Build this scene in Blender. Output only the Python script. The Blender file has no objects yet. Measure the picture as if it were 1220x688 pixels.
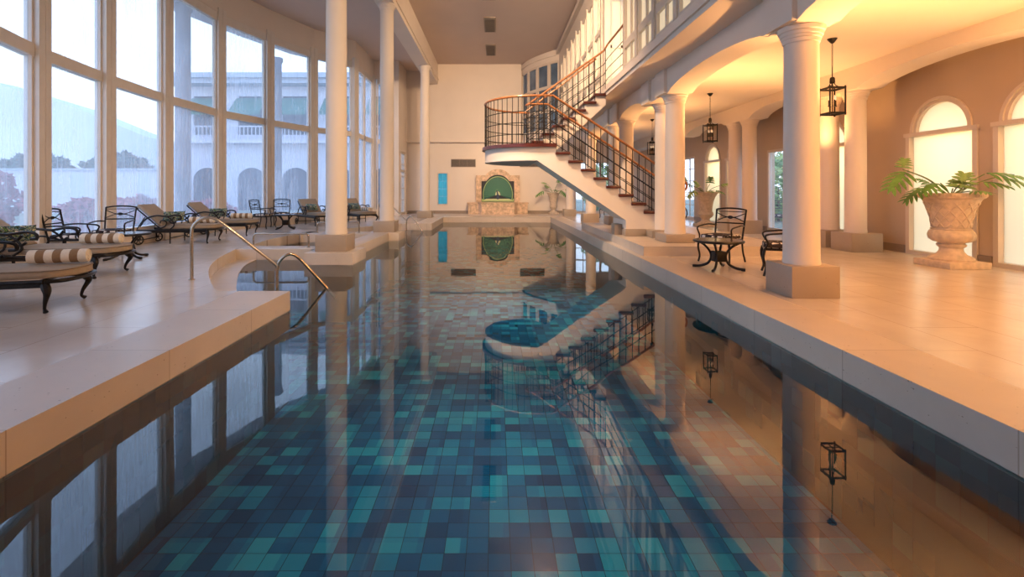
import bpy, bmesh, math, random
from mathutils import Vector, Matrix
PI = math.pi
random.seed(7)
SC = bpy.context.scene
COL = SC.collection

# ------------------------------------------------------------------ materials
def _nt(name):
    m = bpy.data.materials.new(name); m.use_nodes = True
    nt = m.node_tree
    b = nt.nodes['Principled BSDF']
    return m, nt, b
def N(nt, t, **kw):
    n = nt.nodes.new(t)
    for k, v in kw.items(): setattr(n, k, v)
    return n
def ramp(nt, src, stops, interp='LINEAR'):
    r = N(nt, 'ShaderNodeValToRGB'); r.color_ramp.interpolation = interp
    el = r.color_ramp.elements
    while len(el) < len(stops): el.new(0.5)
    for e, (p, c) in zip(el, stops):
        e.position = p; e.color = (c[0], c[1], c[2], 1)
    nt.links.new(src, r.inputs[0]); return r.outputs[0]
def pos(nt, scale=(1,1,1), rot=(0,0,0), obj=False):
    if obj:
        g = N(nt, 'ShaderNodeTexCoord').outputs['Object']
    else:
        g = N(nt, 'ShaderNodeNewGeometry').outputs['Position']
    mp = N(nt, 'ShaderNodeMapping')
    mp.inputs['Scale'].default_value = scale; mp.inputs['Rotation'].default_value = rot
    nt.links.new(g, mp.inputs[0]); return mp.outputs[0]
def plain(name, col, rough=.5, metal=0, noise=.06, nscale=6, bump=0, spec=.5, emit=None, es=0):
    m, nt, b = _nt(name)
    b.inputs['Roughness'].default_value = rough
    b.inputs['Metallic'].default_value = metal
    b.inputs['Specular IOR Level'].default_value = spec
    n = N(nt, 'ShaderNodeTexNoise'); n.inputs['Scale'].default_value = nscale; n.inputs['Detail'].default_value = 4
    nt.links.new(pos(nt), n.inputs['Vector'])
    a = [max(0, c*(1-noise)) for c in col]; d = [min(1, c*(1+noise)) for c in col]
    nt.links.new(ramp(nt, n.outputs[0], [(.3, a), (.7, d)]), b.inputs['Base Color'])
    if bump:
        bp = N(nt, 'ShaderNodeBump'); bp.inputs['Strength'].default_value = bump; bp.inputs['Distance'].default_value = .02
        nt.links.new(n.outputs[0], bp.inputs['Height']); nt.links.new(bp.outputs[0], b.inputs['Normal'])
    if emit:
        b.inputs['Emission Color'].default_value = (*emit, 1); b.inputs['Emission Strength'].default_value = es
    return m
def stone(name, base, rough=.3, slab=None, rot=0, joint=.75, pits=True, off=.5, con=.07, ns=1.6):
    """travertine / coral stone with pits and, optionally, slab joints"""
    m, nt, b = _nt(name)
    n = N(nt, 'ShaderNodeTexNoise'); n.inputs['Scale'].default_value = ns; n.inputs['Detail'].default_value = 8; n.inputs['Roughness'].default_value = .65
    nt.links.new(pos(nt, (1, 1, 1)), n.inputs['Vector'])
    c = ramp(nt, n.outputs[0], [(.3, [x*(1-con) for x in base]), (.7, [min(1, x*(1+con)) for x in base])])
    if pits:
        v = N(nt, 'ShaderNodeTexVoronoi'); v.inputs['Scale'].default_value = 26
        nt.links.new(pos(nt, (1, 1, 1.6)), v.inputs['Vector'])
        n2 = N(nt, 'ShaderNodeTexNoise'); n2.inputs['Scale'].default_value = 16; n2.inputs['Detail'].default_value = 5
        nt.links.new(pos(nt), n2.inputs['Vector'])
        ad = N(nt, 'ShaderNodeMath', operation='ADD'); nt.links.new(v.outputs['Distance'], ad.inputs[0]); nt.links.new(n2.outputs[0], ad.inputs[1])
        k = ramp(nt, ad.outputs[0], [(.49, (.5, .45, .4)), (.54, (1, 1, 1))])
        mx = N(nt, 'ShaderNodeMix', data_type='RGBA', blend_type='MULTIPLY'); mx.inputs[0].default_value = 1
        nt.links.new(c, mx.inputs[6]); nt.links.new(k, mx.inputs[7]); c = mx.outputs[2]
    if slab:
        br = N(nt, 'ShaderNodeTexBrick'); br.offset = off
        br.inputs['Scale'].default_value = 1; br.inputs['Brick Width'].default_value = slab[0]; br.inputs['Row Height'].default_value = slab[1]
        br.inputs['Mortar Size'].default_value = .004; br.inputs['Mortar Smooth'].default_value = .1
        br.inputs['Color1'].default_value = (1, 1, 1, 1); br.inputs['Color2'].default_value = (.93, .93, .93, 1)
        br.inputs['Mortar'].default_value = (joint*.8, joint*.75, joint*.7, 1)
        nt.links.new(pos(nt, rot=(0, 0, rot)), br.inputs['Vector'])
        mx = N(nt, 'ShaderNodeMix', data_type='RGBA', blend_type='MULTIPLY'); mx.inputs[0].default_value = 1
        nt.links.new(c, mx.inputs[6]); nt.links.new(br.outputs[0], mx.inputs[7]); c = mx.outputs[2]
    nt.links.new(c, b.inputs['Base Color'])
    rr = ramp(nt, n.outputs[0], [(.2, (rough*.9,)*3), (.8, (rough*1.12,)*3)])
    nt.links.new(rr, b.inputs['Roughness'])
    return m

M = {}
M['floor'] = stone('floor_travertine', (.62, .54, .47), .21, (1.2, .6), PI/2, .8, pits=False)
M['coping'] = stone('coping_stone', (.58, .49, .41), .34, (1.2, 2.4), PI/2, .75, off=0)
M['block'] = stone('plinth_stone', (.38, .30, .23), .42)
M['marble'] = stone('mural_stone', (.62, .44, .30), .4, con=.42, ns=7)
M['base'] = stone('baseboard_stone', (.30, .23, .18), .45)
M['wall'] = plain('cream_plaster', (.76, .66, .57), .6, noise=.02, nscale=1.5)
M['tan'] = plain('tan_plaster', (.55, .42, .30), .6, noise=.03, nscale=1.5)
M['ceil'] = plain('ceiling_plaster', (.62, .50, .43), .7, noise=.02, nscale=1)
M['white'] = plain('white_paint', (.66, .57, .48), .4, noise=.02)
M['frame'] = plain('cream_window_frame', (.74, .67, .60), .4, noise=.03)
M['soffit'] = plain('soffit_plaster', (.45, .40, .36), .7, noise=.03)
M['iron'] = plain('cast_metal', (.022, .018, .016), .38, .6, noise=.3, nscale=30)
M['steel'] = plain('brushed_steel', (.55, .47, .38), .26, .95, noise=.08, nscale=20)
M['cushion'] = plain('taupe_cushion', (.36, .28, .20), .85, noise=.08, nscale=30)
M['piping'] = plain('dark_piping', (.22, .17, .12), .8)
M['rubber'] = plain('black_rubber', (.02, .02, .02), .6)
M['mahogany'] = plain('mahogany_tread', (.085, .018, .012), .28, noise=.3, nscale=9)
M['rail'] = plain('handrail_wood', (.34, .13, .045), .3, noise=.2, nscale=12)
M['urn'] = plain('cast_stone_urn', (.60, .47, .34), .75, noise=.15, nscale=14, bump=.3)
M['leaf'] = plain('leaf_green', (.10, .24, .05), .45, noise=.35, nscale=9)
M['leafpale'] = plain('leaf_pale', (.28, .42, .12), .45, noise=.3, nscale=9)
M['leafmid'] = plain('leaf_mid', (.15, .28, .07), .45, noise=.3, nscale=9)
M['stem'] = plain('stem_green', (.18, .24, .08), .5)
M['soil'] = plain('soil', (.05, .035, .025), .9, noise=.4, nscale=40)
M['grille'] = plain('vent_grille', (.26, .20, .16), .5)
M['dark'] = plain('dark_void', (.03, .03, .03), .7)
M['towel_white'] = plain('towel_cream', (.78, .70, .58), .95, noise=.05, nscale=60)
M['towel_brown'] = plain('towel_brown', (.28, .17, .09), .95, noise=.08, nscale=60)
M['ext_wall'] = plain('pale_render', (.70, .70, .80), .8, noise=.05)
M['ext_col'] = plain('shaded_render', (.26, .27, .33), .8)  # shade on the outside columns is put into this base colour
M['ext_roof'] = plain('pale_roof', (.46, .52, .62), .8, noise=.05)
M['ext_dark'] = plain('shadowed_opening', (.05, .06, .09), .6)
M['awning'] = plain('green_awning', (.02, .16, .12), .7)
M['hedge'] = plain('hedge_leaf', (.05, .10, .06), .7, noise=.4, nscale=3)
M['redleaf'] = plain('red_flower_leaf', (.42, .10, .14), .7, noise=.4, nscale=3)
M['bark'] = plain('bark', (.10, .07, .05), .9, noise=.3)
M['lawn'] = plain('lawn', (.20, .22, .17), .9, noise=.3, nscale=2)
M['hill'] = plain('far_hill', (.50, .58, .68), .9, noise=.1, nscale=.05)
M['gold'] = plain('mural_gold', (.35, .50, .20), .5)
M['mteal'] = plain('mural_teal', (.006, .085, .075), .4, noise=.3, nscale=40)
M['mgreen'] = plain('mural_green', (.08, .30, .16), .4, noise=.3, nscale=40)
M['mnavy'] = plain('mural_navy', (.012, .016, .03), .4)
M['mbody'] = plain('peacock_body', (.02, .04, .10), .4)
M['mpale'] = plain('mural_pale', (.55, .62, .38), .5)
M['bulb'] = plain('candle_bulb', (.9, .85, .75), .3, emit=(1, .8, .55), es=.4)
M['candle'] = plain('candle_sleeve', (.75, .65, .5), .6)

def fabric_pattern(name, cols, scale, kind):
    m, nt, b = _nt(name); b.inputs['Roughness'].default_value = .9
    v = N(nt, 'ShaderNodeTexVoronoi', feature='DISTANCE_TO_EDGE' if kind == 'lattice' else 'F1')
    v.inputs['Scale'].default_value = scale
    if kind == 'lattice': v.inputs['Randomness'].default_value = .25
    nt.links.new(pos(nt, (1, 1, .5), obj=True), v.inputs['Vector'])
    if kind == 'lattice':
        c = ramp(nt, v.outputs['Distance'], [(.10, cols[1]), (.14, cols[0])])
    else:
        n = N(nt, 'ShaderNodeTexNoise'); n.inputs['Scale'].default_value = scale; n.inputs['Detail'].default_value = 2
        n.inputs['Distortion'].default_value = 1.5
        nt.links.new(pos(nt, (1, 1, 1), obj=True), n.inputs['Vector'])
        c = ramp(nt, n.outputs[0], [(0, cols[0]), (.40, cols[4]), (.45, cols[1]), (.49, cols[3]), (.54, cols[2]), (.60, cols[1])], 'CONSTANT')
    nt.links.new(c, b.inputs['Base Color']); return m
M['lattice'] = fabric_pattern('lattice_cushion', [(.82, .76, .70), (.03, .02, .02)], 11, 'lattice')
M['tropic'] = fabric_pattern('leaf_print_pillow', [(.02, .05, .02), (.03, .04, .07), (.14, .30, .08), (.80, .76, .60), (.14, .32, .42)], 13, 'leaf')

def tabletop():
    m, nt, b = _nt('speckled_tabletop'); b.inputs['Roughness'].default_value = .2
    v = N(nt, 'ShaderNodeTexVoronoi'); v.inputs['Scale'].default_value = 30
    nt.links.new(pos(nt, obj=True), v.inputs['Vector'])
    nt.links.new(ramp(nt, v.outputs['Color'], [(.3, (.05, .04, .03)), (.55, (.22, .17, .11)), (.8, (.10, .08, .05))]), b.inputs['Base Color'])
    return m
M['tabletop'] = tabletop()

def pool_tile(name='pool_mosaic', dk=1):
    m, nt, b = _nt(name); b.inputs['Roughness'].default_value = .25
    S = .152
    g = N(nt, 'ShaderNodeNewGeometry').outputs['Position']
    def cells(scale, off):
        vm = N(nt, 'ShaderNodeVectorMath', operation='MULTIPLY_ADD')
        vm.inputs[1].default_value = scale; vm.inputs[2].default_value = off
        nt.links.new(g, vm.inputs[0])
        fl = N(nt, 'ShaderNodeVectorMath', operation='FLOOR'); nt.links.new(vm.outputs[0], fl.inputs[0])
        wn = N(nt, 'ShaderNodeTexWhiteNoise', noise_dimensions='3D'); nt.links.new(fl.outputs[0], wn.inputs['Vector'])
        fr = N(nt, 'ShaderNodeVectorMath', operation='FRACTION'); nt.links.new(vm.outputs[0], fr.inputs[0])
        return wn.outputs['Value'], fr.outputs[0]
    k = 1/S
    w1, fr = cells((k, k, k), (.31, .17, .41))
    w2, _ = cells((k/2, k, k), (.81, .17, .41))
    w3, _ = cells((k/3, k/3, k/3), (.1, .5, .2))
    mx = N(nt, 'ShaderNodeMath', operation='MULTIPLY'); mx.inputs[1].default_value = .62; nt.links.new(w1, mx.inputs[0])
    m2 = N(nt, 'ShaderNodeMath', operation='MULTIPLY_ADD'); m2.inputs[1].default_value = .30; nt.links.new(w2, m2.inputs[0]); nt.links.new(mx.outputs[0], m2.inputs[2])
    m3 = N(nt, 'ShaderNodeMath', operation='MULTIPLY_ADD'); m3.inputs[1].default_value = .12; nt.links.new(w3, m3.inputs[0]); nt.links.new(m2.outputs[0], m3.inputs[2])
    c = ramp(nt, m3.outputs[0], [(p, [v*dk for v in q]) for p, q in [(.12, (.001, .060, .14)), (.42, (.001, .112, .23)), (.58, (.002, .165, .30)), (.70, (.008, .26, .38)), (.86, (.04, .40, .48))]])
    sp = N(nt, 'ShaderNodeSeparateXYZ'); nt.links.new(fr, sp.inputs[0])
    outs = []
    for a in range(3):
        s = N(nt, 'ShaderNodeMath', operation='SUBTRACT'); s.inputs[1].default_value = .5; nt.links.new(sp.outputs[a], s.inputs[0])
        ab = N(nt, 'ShaderNodeMath', operation='ABSOLUTE'); nt.links.new(s.outputs[0], ab.inputs[0])
        outs.append(ab.outputs[0])
    # floor uses x,y ; walls use z too
    mxx = N(nt, 'ShaderNodeMath', operation='MAXIMUM'); nt.links.new(outs[0], mxx.inputs[0]); nt.links.new(outs[1], mxx.inputs[1])
    gr = N(nt, 'ShaderNodeMath', operation='GREATER_THAN'); gr.inputs[1].default_value = .485; nt.links.new(mxx.outputs[0], gr.inputs[0])
    mm = N(nt, 'ShaderNodeMix', data_type='RGBA'); mm.inputs[7].default_value = (.002, .03, .05, 1)
    nt.links.new(gr.outputs[0], mm.inputs[0]); nt.links.new(c, mm.inputs[6])
    nt.links.new(mm.outputs[2], b.inputs['Base Color'])
    return m
M['tile'] = pool_tile(); M['walltile'] = pool_tile('dark_wall_mosaic', .22)  # basin walls: same mosaic with its colours scaled darker

def water():
    m = bpy.data.materials.new('pool_water'); m.use_nodes = True; nt = m.node_tree; nt.nodes.clear()
    o = N(nt, 'ShaderNodeOutputMaterial'); mix = N(nt, 'ShaderNodeMixShader')
    t = N(nt, 'ShaderNodeBsdfTransparent'); t.inputs[0].default_value = (.62, .93, 1, 1)
    gl = N(nt, 'ShaderNodeBsdfGlossy'); gl.inputs['Roughness'].default_value = .015
    f = N(nt, 'ShaderNodeFresnel'); f.inputs[0].default_value = 1.75
    n = N(nt, 'ShaderNodeTexNoise'); n.inputs['Scale'].default_value = 1.3; n.inputs['Detail'].default_value = 1
    nt.links.new(pos(nt), n.inputs['Vector'])
    bp = N(nt, 'ShaderNodeBump'); bp.inputs['Strength'].default_value = .035; bp.inputs['Distance'].default_value = .05
    nt.links.new(n.outputs[0], bp.inputs['Height']); nt.links.new(bp.outputs[0], gl.inputs['Normal'])
    nt.links.new(f.outputs[0], mix.inputs[0]); nt.links.new(t.outputs[0], mix.inputs[1]); nt.links.new(gl.outputs[0], mix.inputs[2])
    nt.links.new(mix.outputs[0], o.inputs[0]); return m
M['water'] = water()

def glass(name, tint=(.93, .96, 1), fog=.0, fogcol=(.75, .8, .9), streak=False, ior=1.3):
    m = bpy.data.materials.new(name); m.use_nodes = True; nt = m.node_tree; nt.nodes.clear()
    o = N(nt, 'ShaderNodeOutputMaterial'); mix = N(nt, 'ShaderNodeMixShader')
    t = N(nt, 'ShaderNodeBsdfTransparent'); t.inputs[0].default_value = (*tint, 1)
    gl = N(nt, 'ShaderNodeBsdfGlossy'); gl.inputs['Roughness'].default_value = .02
    lw = N(nt, 'ShaderNodeLayerWeight'); pw = N(nt, 'ShaderNodeMath', operation='POWER'); pw.inputs[1].default_value = 4
    nt.links.new(lw.outputs['Facing'], pw.inputs[0])
    f = N(nt, 'ShaderNodeMath', operation='MULTIPLY_ADD'); f.inputs[1].default_value = .5; f.inputs[2].default_value = (ior-1)*.08
    nt.links.new(pw.outputs[0], f.inputs[0])
    nt.links.new(f.outputs[0], mix.inputs[0]); nt.links.new(t.outputs[0], mix.inputs[1]); nt.links.new(gl.outputs[0], mix.inputs[2])
    out = mix.outputs[0]
    if fog:
        tr = N(nt, 'ShaderNodeBsdfTranslucent'); tr.inputs[0].default_value = (*fogcol, 1)
        df = N(nt, 'ShaderNodeBsdfDiffuse'); df.inputs[0].default_value = (*fogcol, 1)
        md = N(nt, 'ShaderNodeMixShader'); md.inputs[0].default_value = .12
        nt.links.new(tr.outputs[0], md.inputs[1]); nt.links.new(df.outputs[0], md.inputs[2])
        m2 = N(nt, 'ShaderNodeMixShader')
        if streak:
            n = N(nt, 'ShaderNodeTexNoise'); n.inputs['Scale'].default_value = 1; n.inputs['Detail'].default_value = 6
            nt.links.new(pos(nt, (14, 14, 1.1)), n.inputs['Vector'])
            n2 = N(nt, 'ShaderNodeTexNoise'); n2.inputs['Scale'].default_value = .7
            nt.links.new(pos(nt), n2.inputs['Vector'])
            ml = N(nt, 'ShaderNodeMath', operation='MULTIPLY'); nt.links.new(n.outputs[0], ml.inputs[0]); nt.links.new(n2.outputs[0], ml.inputs[1])
            r = ramp(nt, ml.outputs[0], [(.10, (fog*.6,)*3), (.45, (min(1, fog*1.3),)*3)])
            nt.links.new(r, m2.inputs[0])
        else:
            m2.inputs[0].default_value = fog
        nt.links.new(out, m2.inputs[1]); nt.links.new(md.outputs[0], m2.inputs[2]); out = m2.outputs[0]
    nt.links.new(out, o.inputs[0]); return m
M['glass'] = glass('misted_glass', fog=.27, streak=True)
M['clear'] = glass('clear_glass', fog=.06)
M['lantern_glass'] = glass('lantern_glass', (1, .98, .95), ior=1.12)
M['frost'] = glass('frosted_lit_glass', (1, .8, .55), fog=.93, fogcol=(.98, .86, .66))
M['aqua'] = glass('aqua_block_glass', (.35, .85, .9), fog=.7, fogcol=(.35, .85, .9))
M['upglass'] = plain('lit_room_pane', (.5, .42, .30), .25, emit=(1, .78, .50), es=.5)
M['bayglass'] = plain('dusk_pane', (.06, .08, .10), .12, noise=.5, nscale=2, emit=(.45, .6, .8), es=.05)

# ------------------------------------------------------------------ mesh builder
class MB:
    def __init__(s): s.v = []; s.f = []; s.m = []
    def add(s, vs, fs, mi=0, mat=None):
        o = len(s.v)
        if mat is not None: vs = [mat @ Vector(v) for v in vs]
        s.v += [tuple(v) for v in vs]; s.f += [tuple(i+o for i in f) for f in fs]; s.m += [mi]*len(fs)
        return s
    def box(s, x0, x1, y0, y1, z0, z1, mi=0, mat=None):
        vs = [(x, y, z) for z in (z0, z1) for y in (y0, y1) for x in (x0, x1)]
        return s.add(vs, [(0,2,3,1), (4,5,7,6), (0,1,5,4), (2,6,7,3), (0,4,6,2), (1,3,7,5)], mi, mat)
    def bbox(s, x0, x1, y0, y1, z0, z1, r=.01, mi=0, mat=None):
        """bevelled box"""
        bm = bmesh.new(); bmesh.ops.create_cube(bm, size=1)
        for v in bm.verts: v.co = Vector(((x0+x1)/2+v.co.x*(x1-x0), (y0+y1)/2+v.co.y*(y1-y0), (z0+z1)/2+v.co.z*(z1-z0)))
        bmesh.ops.bevel(bm, geom=bm.edges[:], offset=r, segments=2, affect='EDGES', profile=.5)
        bm.verts.index_update(); vs = [v.co.copy() for v in bm.verts]; fs = [[v.index for v in f.verts] for f in bm.faces]; bm.free()
        return s.add(vs, fs, mi, mat)
    def prism(s, pts, z0, z1, mi=0, axis='z'):
        """extrude 2D polygon; axis z: pts=(x,y); axis x: pts=(y,z) between x=z0..z1; axis y: pts=(x,z)"""
        n = len(pts)
        def P(p, h):
            return (p[0], p[1], h) if axis == 'z' else ((h, p[0], p[1]) if axis == 'x' else (p[0], h, p[1]))
        vs = [P(p, z0) for p in pts]+[P(p, z1) for p in pts]
        fs = [tuple(range(n))[::-1], tuple(range(n, 2*n))]+[(i, (i+1) % n, n+(i+1) % n, n+i) for i in range(n)]
        return s.add(vs, fs, mi)
    def tube(s, path, r, seg=8, mi=0, cap=True, closed=False):
        P = [Vector(p) for p in path]; n = len(P)
        rr = r if isinstance(r, (list, tuple)) else [r]*n
        vs = []; fs = []; up = None
        for i in range(n):
            if closed: t = P[(i+1) % n]-P[i-1]
            else: t = P[min(i+1, n-1)]-P[max(i-1, 0)]
            if t.length < 1e-9: t = Vector((0, 0, 1))
            t.normalize()
            if up is None:
                up = Vector((0, 0, 1)) if abs(t.z) < .9 else Vector((1, 0, 0))
            a = t.cross(up)
            if a.length < 1e-4: a = t.cross(Vector((0, 1, 0)))
            a.normalize(); b = a.cross(t).normalized(); up = b
            for k in range(seg):
                th = 2*PI*k/seg
                vs.append(P[i]+(a*math.cos(th)+b*math.sin(th))*rr[i])
        m = n if closed else n-1
        for i in range(m):
            for k in range(seg):
                a0 = i*seg+k; a1 = i*seg+(k+1) % seg; b0 = ((i+1) % n)*seg+k; b1 = ((i+1) % n)*seg+(k+1) % seg
                fs.append((a0, a1, b1, b0))
        if cap and not closed:
            fs.append(tuple(range(seg))[::-1]); fs.append(tuple((n-1)*seg+k for k in range(seg)))
        return s.add(vs, fs, mi)
    def lathe(s, prof, seg=32, c=(0, 0, 0), mi=0, ribs=0, ribamp=0):
        vs = []; fs = []; n = len(prof)
        for (r, z) in prof:
            for k in range(seg):
                th = 2*PI*k/seg
                vs.append((c[0]+r*math.cos(th), c[1]+r*math.sin(th), c[2]+z))
        for i in range(n-1):
            for k in range(seg):
                fs.append((i*seg+k, i*seg+(k+1) % seg, (i+1)*seg+(k+1) % seg, (i+1)*seg+k))
        fs.append(tuple(range(seg))[::-1]); fs.append(tuple((n-1)*seg+k for k in range(seg)))
        return s.add(vs, fs, mi)
    def build(s, name, mats, parent=None, smooth=True, angle=35, fix=True, loc=None):
        me = bpy.data.meshes.new(name); me.from_pydata(s.v, [], s.f)
        if not isinstance(mats, (list, tuple)): mats = [mats]
        for m in mats: me.materials.append(m)
        for p, mi in zip(me.polygons, s.m): p.material_index = mi
        if fix:
            bm = bmesh.new(); bm.from_mesh(me)
            bmesh.ops.recalc_face_normals(bm, faces=bm.faces[:]); bm.to_mesh(me); bm.free()
        if smooth:
            me.shade_smooth(); me.set_sharp_from_angle(angle=math.radians(angle))
        me.update()
        o = bpy.data.objects.new(name, me); COL.objects.link(o)
        if parent: o.parent = parent
        if loc: o.location = loc
        return o

def curve(pts, n=8):
    """Catmull-Rom through points"""
    P = [Vector(p) for p in pts]; P = [P[0]*2-P[1]]+P+[P[-1]*2-P[-2]]; out = []
    for i in range(1, len(P)-2):
        for k in range(n):
            t = k/n; a, b, c, d = P[i-1:i+3]
            out.append(.5*((2*b)+(c-a)*t+(2*a-5*b+4*c-d)*t*t+(-a+3*b-3*c+d)*t**3))
    out.append(P[-2]); return out

def tag(o, label, cat, group=None, kind=None):
    o['label'] = label; o['category'] = cat
    if group: o['group'] = group
    if kind: o['kind'] = kind
    return o
def thing(name, label, cat, loc=(0, 0, 0), rz=0, group=None):
    o = bpy.data.objects.new(name, None); COL.objects.link(o)
    o.location = loc; o.rotation_euler = (0, 0, rz); o.empty_display_size = .2
    return tag(o, label, cat, group)
def struct(o): o['kind'] = 'structure'; return o
def copy_tree(o, parent=None):
    c = o.copy(); COL.objects.link(c)
    if parent: c.parent = parent
    for ch in list(o.children): copy_tree(ch, c)
    return c

# ------------------------------------------------------------------ camera
cd = bpy.data.cameras.new('camera'); cam = bpy.data.objects.new('camera', cd); COL.objects.link(cam)
cam.location = (0, 0, 1.2); cam.rotation_euler = (PI/2, 0, 0)
cd.sensor_width = 36; cd.lens = 576/1220*36; cd.shift_x = 20/1220; cd.shift_y = -118/1220
cd.clip_start = .05; cd.clip_end = 500
SC.camera = cam

# ------------------------------------------------------------------ floor, pool, decks
WL = -.22                       # water level
lobe1 = [(-3.0, 5.69), (-3.30, 5.73), (-3.49, 5.98), (-3.82, 6.47), (-4.18, 7.05), (-4.54, 7.73), (-4.90, 8.64), (-5.22, 9.72)]
l1 = [(p.x, p.y) for p in curve([(a, b, 0) for a, b in lobe1[1:]], 5)]
lobe3 = [(a, 22.7-b) for a, b in l1][::-1]
lobe2 = [(-5.26, 10.28), (-5.34, 10.9), (-5.42, 11.7), (-5.42, 12.4), (-5.30, 13.05)]
l2 = [(p.x, p.y) for p in curve([(a, b, 0) for a, b in lobe2], 4)]
XLn, XLf, XRn, XRf = -2.45, -2.26, 2.61, 2.42
def xr(y): return XRn+(XRf-XRn)*(y-2.4)/(21-2.4)
YN, YF = -3.0, 24.35
inner = [(-2.46, YN), (-2.43, 5.69)]+l1+l2+lobe3+[(-2.24, 17.0), (-2.27, 21.0), (2.42, 21.0), (xr(YN), YN)]
loop = [(-10.2, YN)]+inner+[(8.1, YN), (8.1, YF+.4), (-10.2, YF+.4)]
def fill_poly(loop, z, name, mat, zb):
    bm = bmesh.new(); vs = [bm.verts.new((x, y, z)) for x, y in loop]
    es = [bm.edges.new((vs[i], vs[(i+1) % len(vs)])) for i in range(len(vs))]
    bmesh.ops.triangle_fill(bm, use_beauty=True, use_dissolve=False, edges=es)
    top = bm.faces[:]
    bm.normal_update()
    for f in top:
        if f.normal.z < 0: f.normal_flip()
    lo = [bm.verts.new((v.co.x, v.co.y, zb)) for v in vs]
    n = len(vs)
    for i in range(n): bm.faces.new((vs[i], vs[(i+1) % n], lo[(i+1) % n], lo[i]))
    me = bpy.data.meshes.new(name); bm.to_mesh(me); bm.free(); me.materials.append(mat)
    o = bpy.data.objects.new(name, me); COL.objects.link(o); return o
struct(fill_poly(loop, 0, 'floor', M['floor'], WL-.03))
# tiled basin: walls slightly set back under the stone, and pool floor
PB = -1.30
mb = MB()
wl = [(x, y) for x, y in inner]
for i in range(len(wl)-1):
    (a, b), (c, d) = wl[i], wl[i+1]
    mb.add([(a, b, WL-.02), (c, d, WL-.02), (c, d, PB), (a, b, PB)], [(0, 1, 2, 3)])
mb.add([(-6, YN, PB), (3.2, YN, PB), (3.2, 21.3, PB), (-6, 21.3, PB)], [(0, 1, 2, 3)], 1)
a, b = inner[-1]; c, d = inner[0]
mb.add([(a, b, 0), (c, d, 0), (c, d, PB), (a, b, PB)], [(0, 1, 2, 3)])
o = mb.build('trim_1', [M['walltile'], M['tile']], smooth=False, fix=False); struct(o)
# step ledges in the lobes at water level
inn1 = [(-2.95, 5.70), (-3.15, 6.05), (-3.60, 6.73), (-4.03, 7.55), (-4.35, 8.22), (-4.66, 9.02), (-4.81, 9.73)]
i1 = [(p.x, p.y) for p in curve([(a, b, 0) for a, b in inn1], 5)]
def ledge(outer, innr, n):
    mb = MB(); mb.prism(outer+innr[::-1], PB, WL+.012)
    return struct(mb.build(n, M['coping'], smooth=False))
ledge([(-3.0, 5.70)]+l1, i1, 'trim_2')
ledge([(a, 22.7-b) for a, b in ([(-3.0, 5.70)]+l1)], [(a, 22.7-b) for a, b in i1], 'trim_3')
# dividing walls and low inner wall round the spa
for n, (x0, x1, y0, y1) in enumerate([(-5.26, -3.30, 9.73, 10.28), (-5.28, -3.30, 13.05, 13.72)]):
    struct(MB().bbox(x0, x1, y0, y1, PB, 0, .008).build('trim_%d' % (4+n), M['coping']))
struct(MB().bbox(-3.42, -2.93, 9.9, 13.5, PB, .001, .008).build('trim_6', M['coping']))
struct(MB().bbox(-3.60, -2.68, 9.10, 10.02, PB, .004, .008).build('trim_7', M['coping']))
struct(MB().bbox(-3.55, -2.66, 13.32, 14.25, PB, .004, .008).build('trim_8', M['coping']))
# coping slabs (3 mm proud) along the straight pool edges
def strip(pts, n):
    mb = MB(); mb.prism(pts, WL, .004); return struct(mb.build(n, M['coping'], smooth=False))
strip([(-3.05, YN), (-2.448, YN), (-2.418, 5.70), (-3.02, 5.70)], 'trim_9')
strip([(xr(YN)-.012, YN), (xr(YN)+.55, YN), (xr(21)+.55, 20.99), (xr(21)-.012, 20.99)], 'trim_10')
strip([(-2.258, 20.985), (2.41, 20.985), (2.41, 21.5), (-2.258, 21.5)], 'trim_11')
strip([(-2.85, 16.985), (-2.23, 16.985), (-2.258, 20.98), (-2.85, 20.98)], 'trim_12')
# water
mb = MB(); mb.add([(-5.9, YN, WL), (3.0, YN, WL), (3.0, 21.2, WL), (-5.9, 21.2, WL)], [(0, 1, 2, 3)])
wo = mb.build('pool_water', M['water'], smooth=False, fix=False)
tag(wo, 'still clear pool water over teal mosaic tiles, mirroring the hall', 'water', kind='stuff')
# raised platform on the right
struct(MB().prism([(2.67, 8.69), (5.45, 8.69), (5.45, 14.9), (2.66, 14.9)], .0, .175).build('trim_13', M['coping'], smooth=False))

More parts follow.
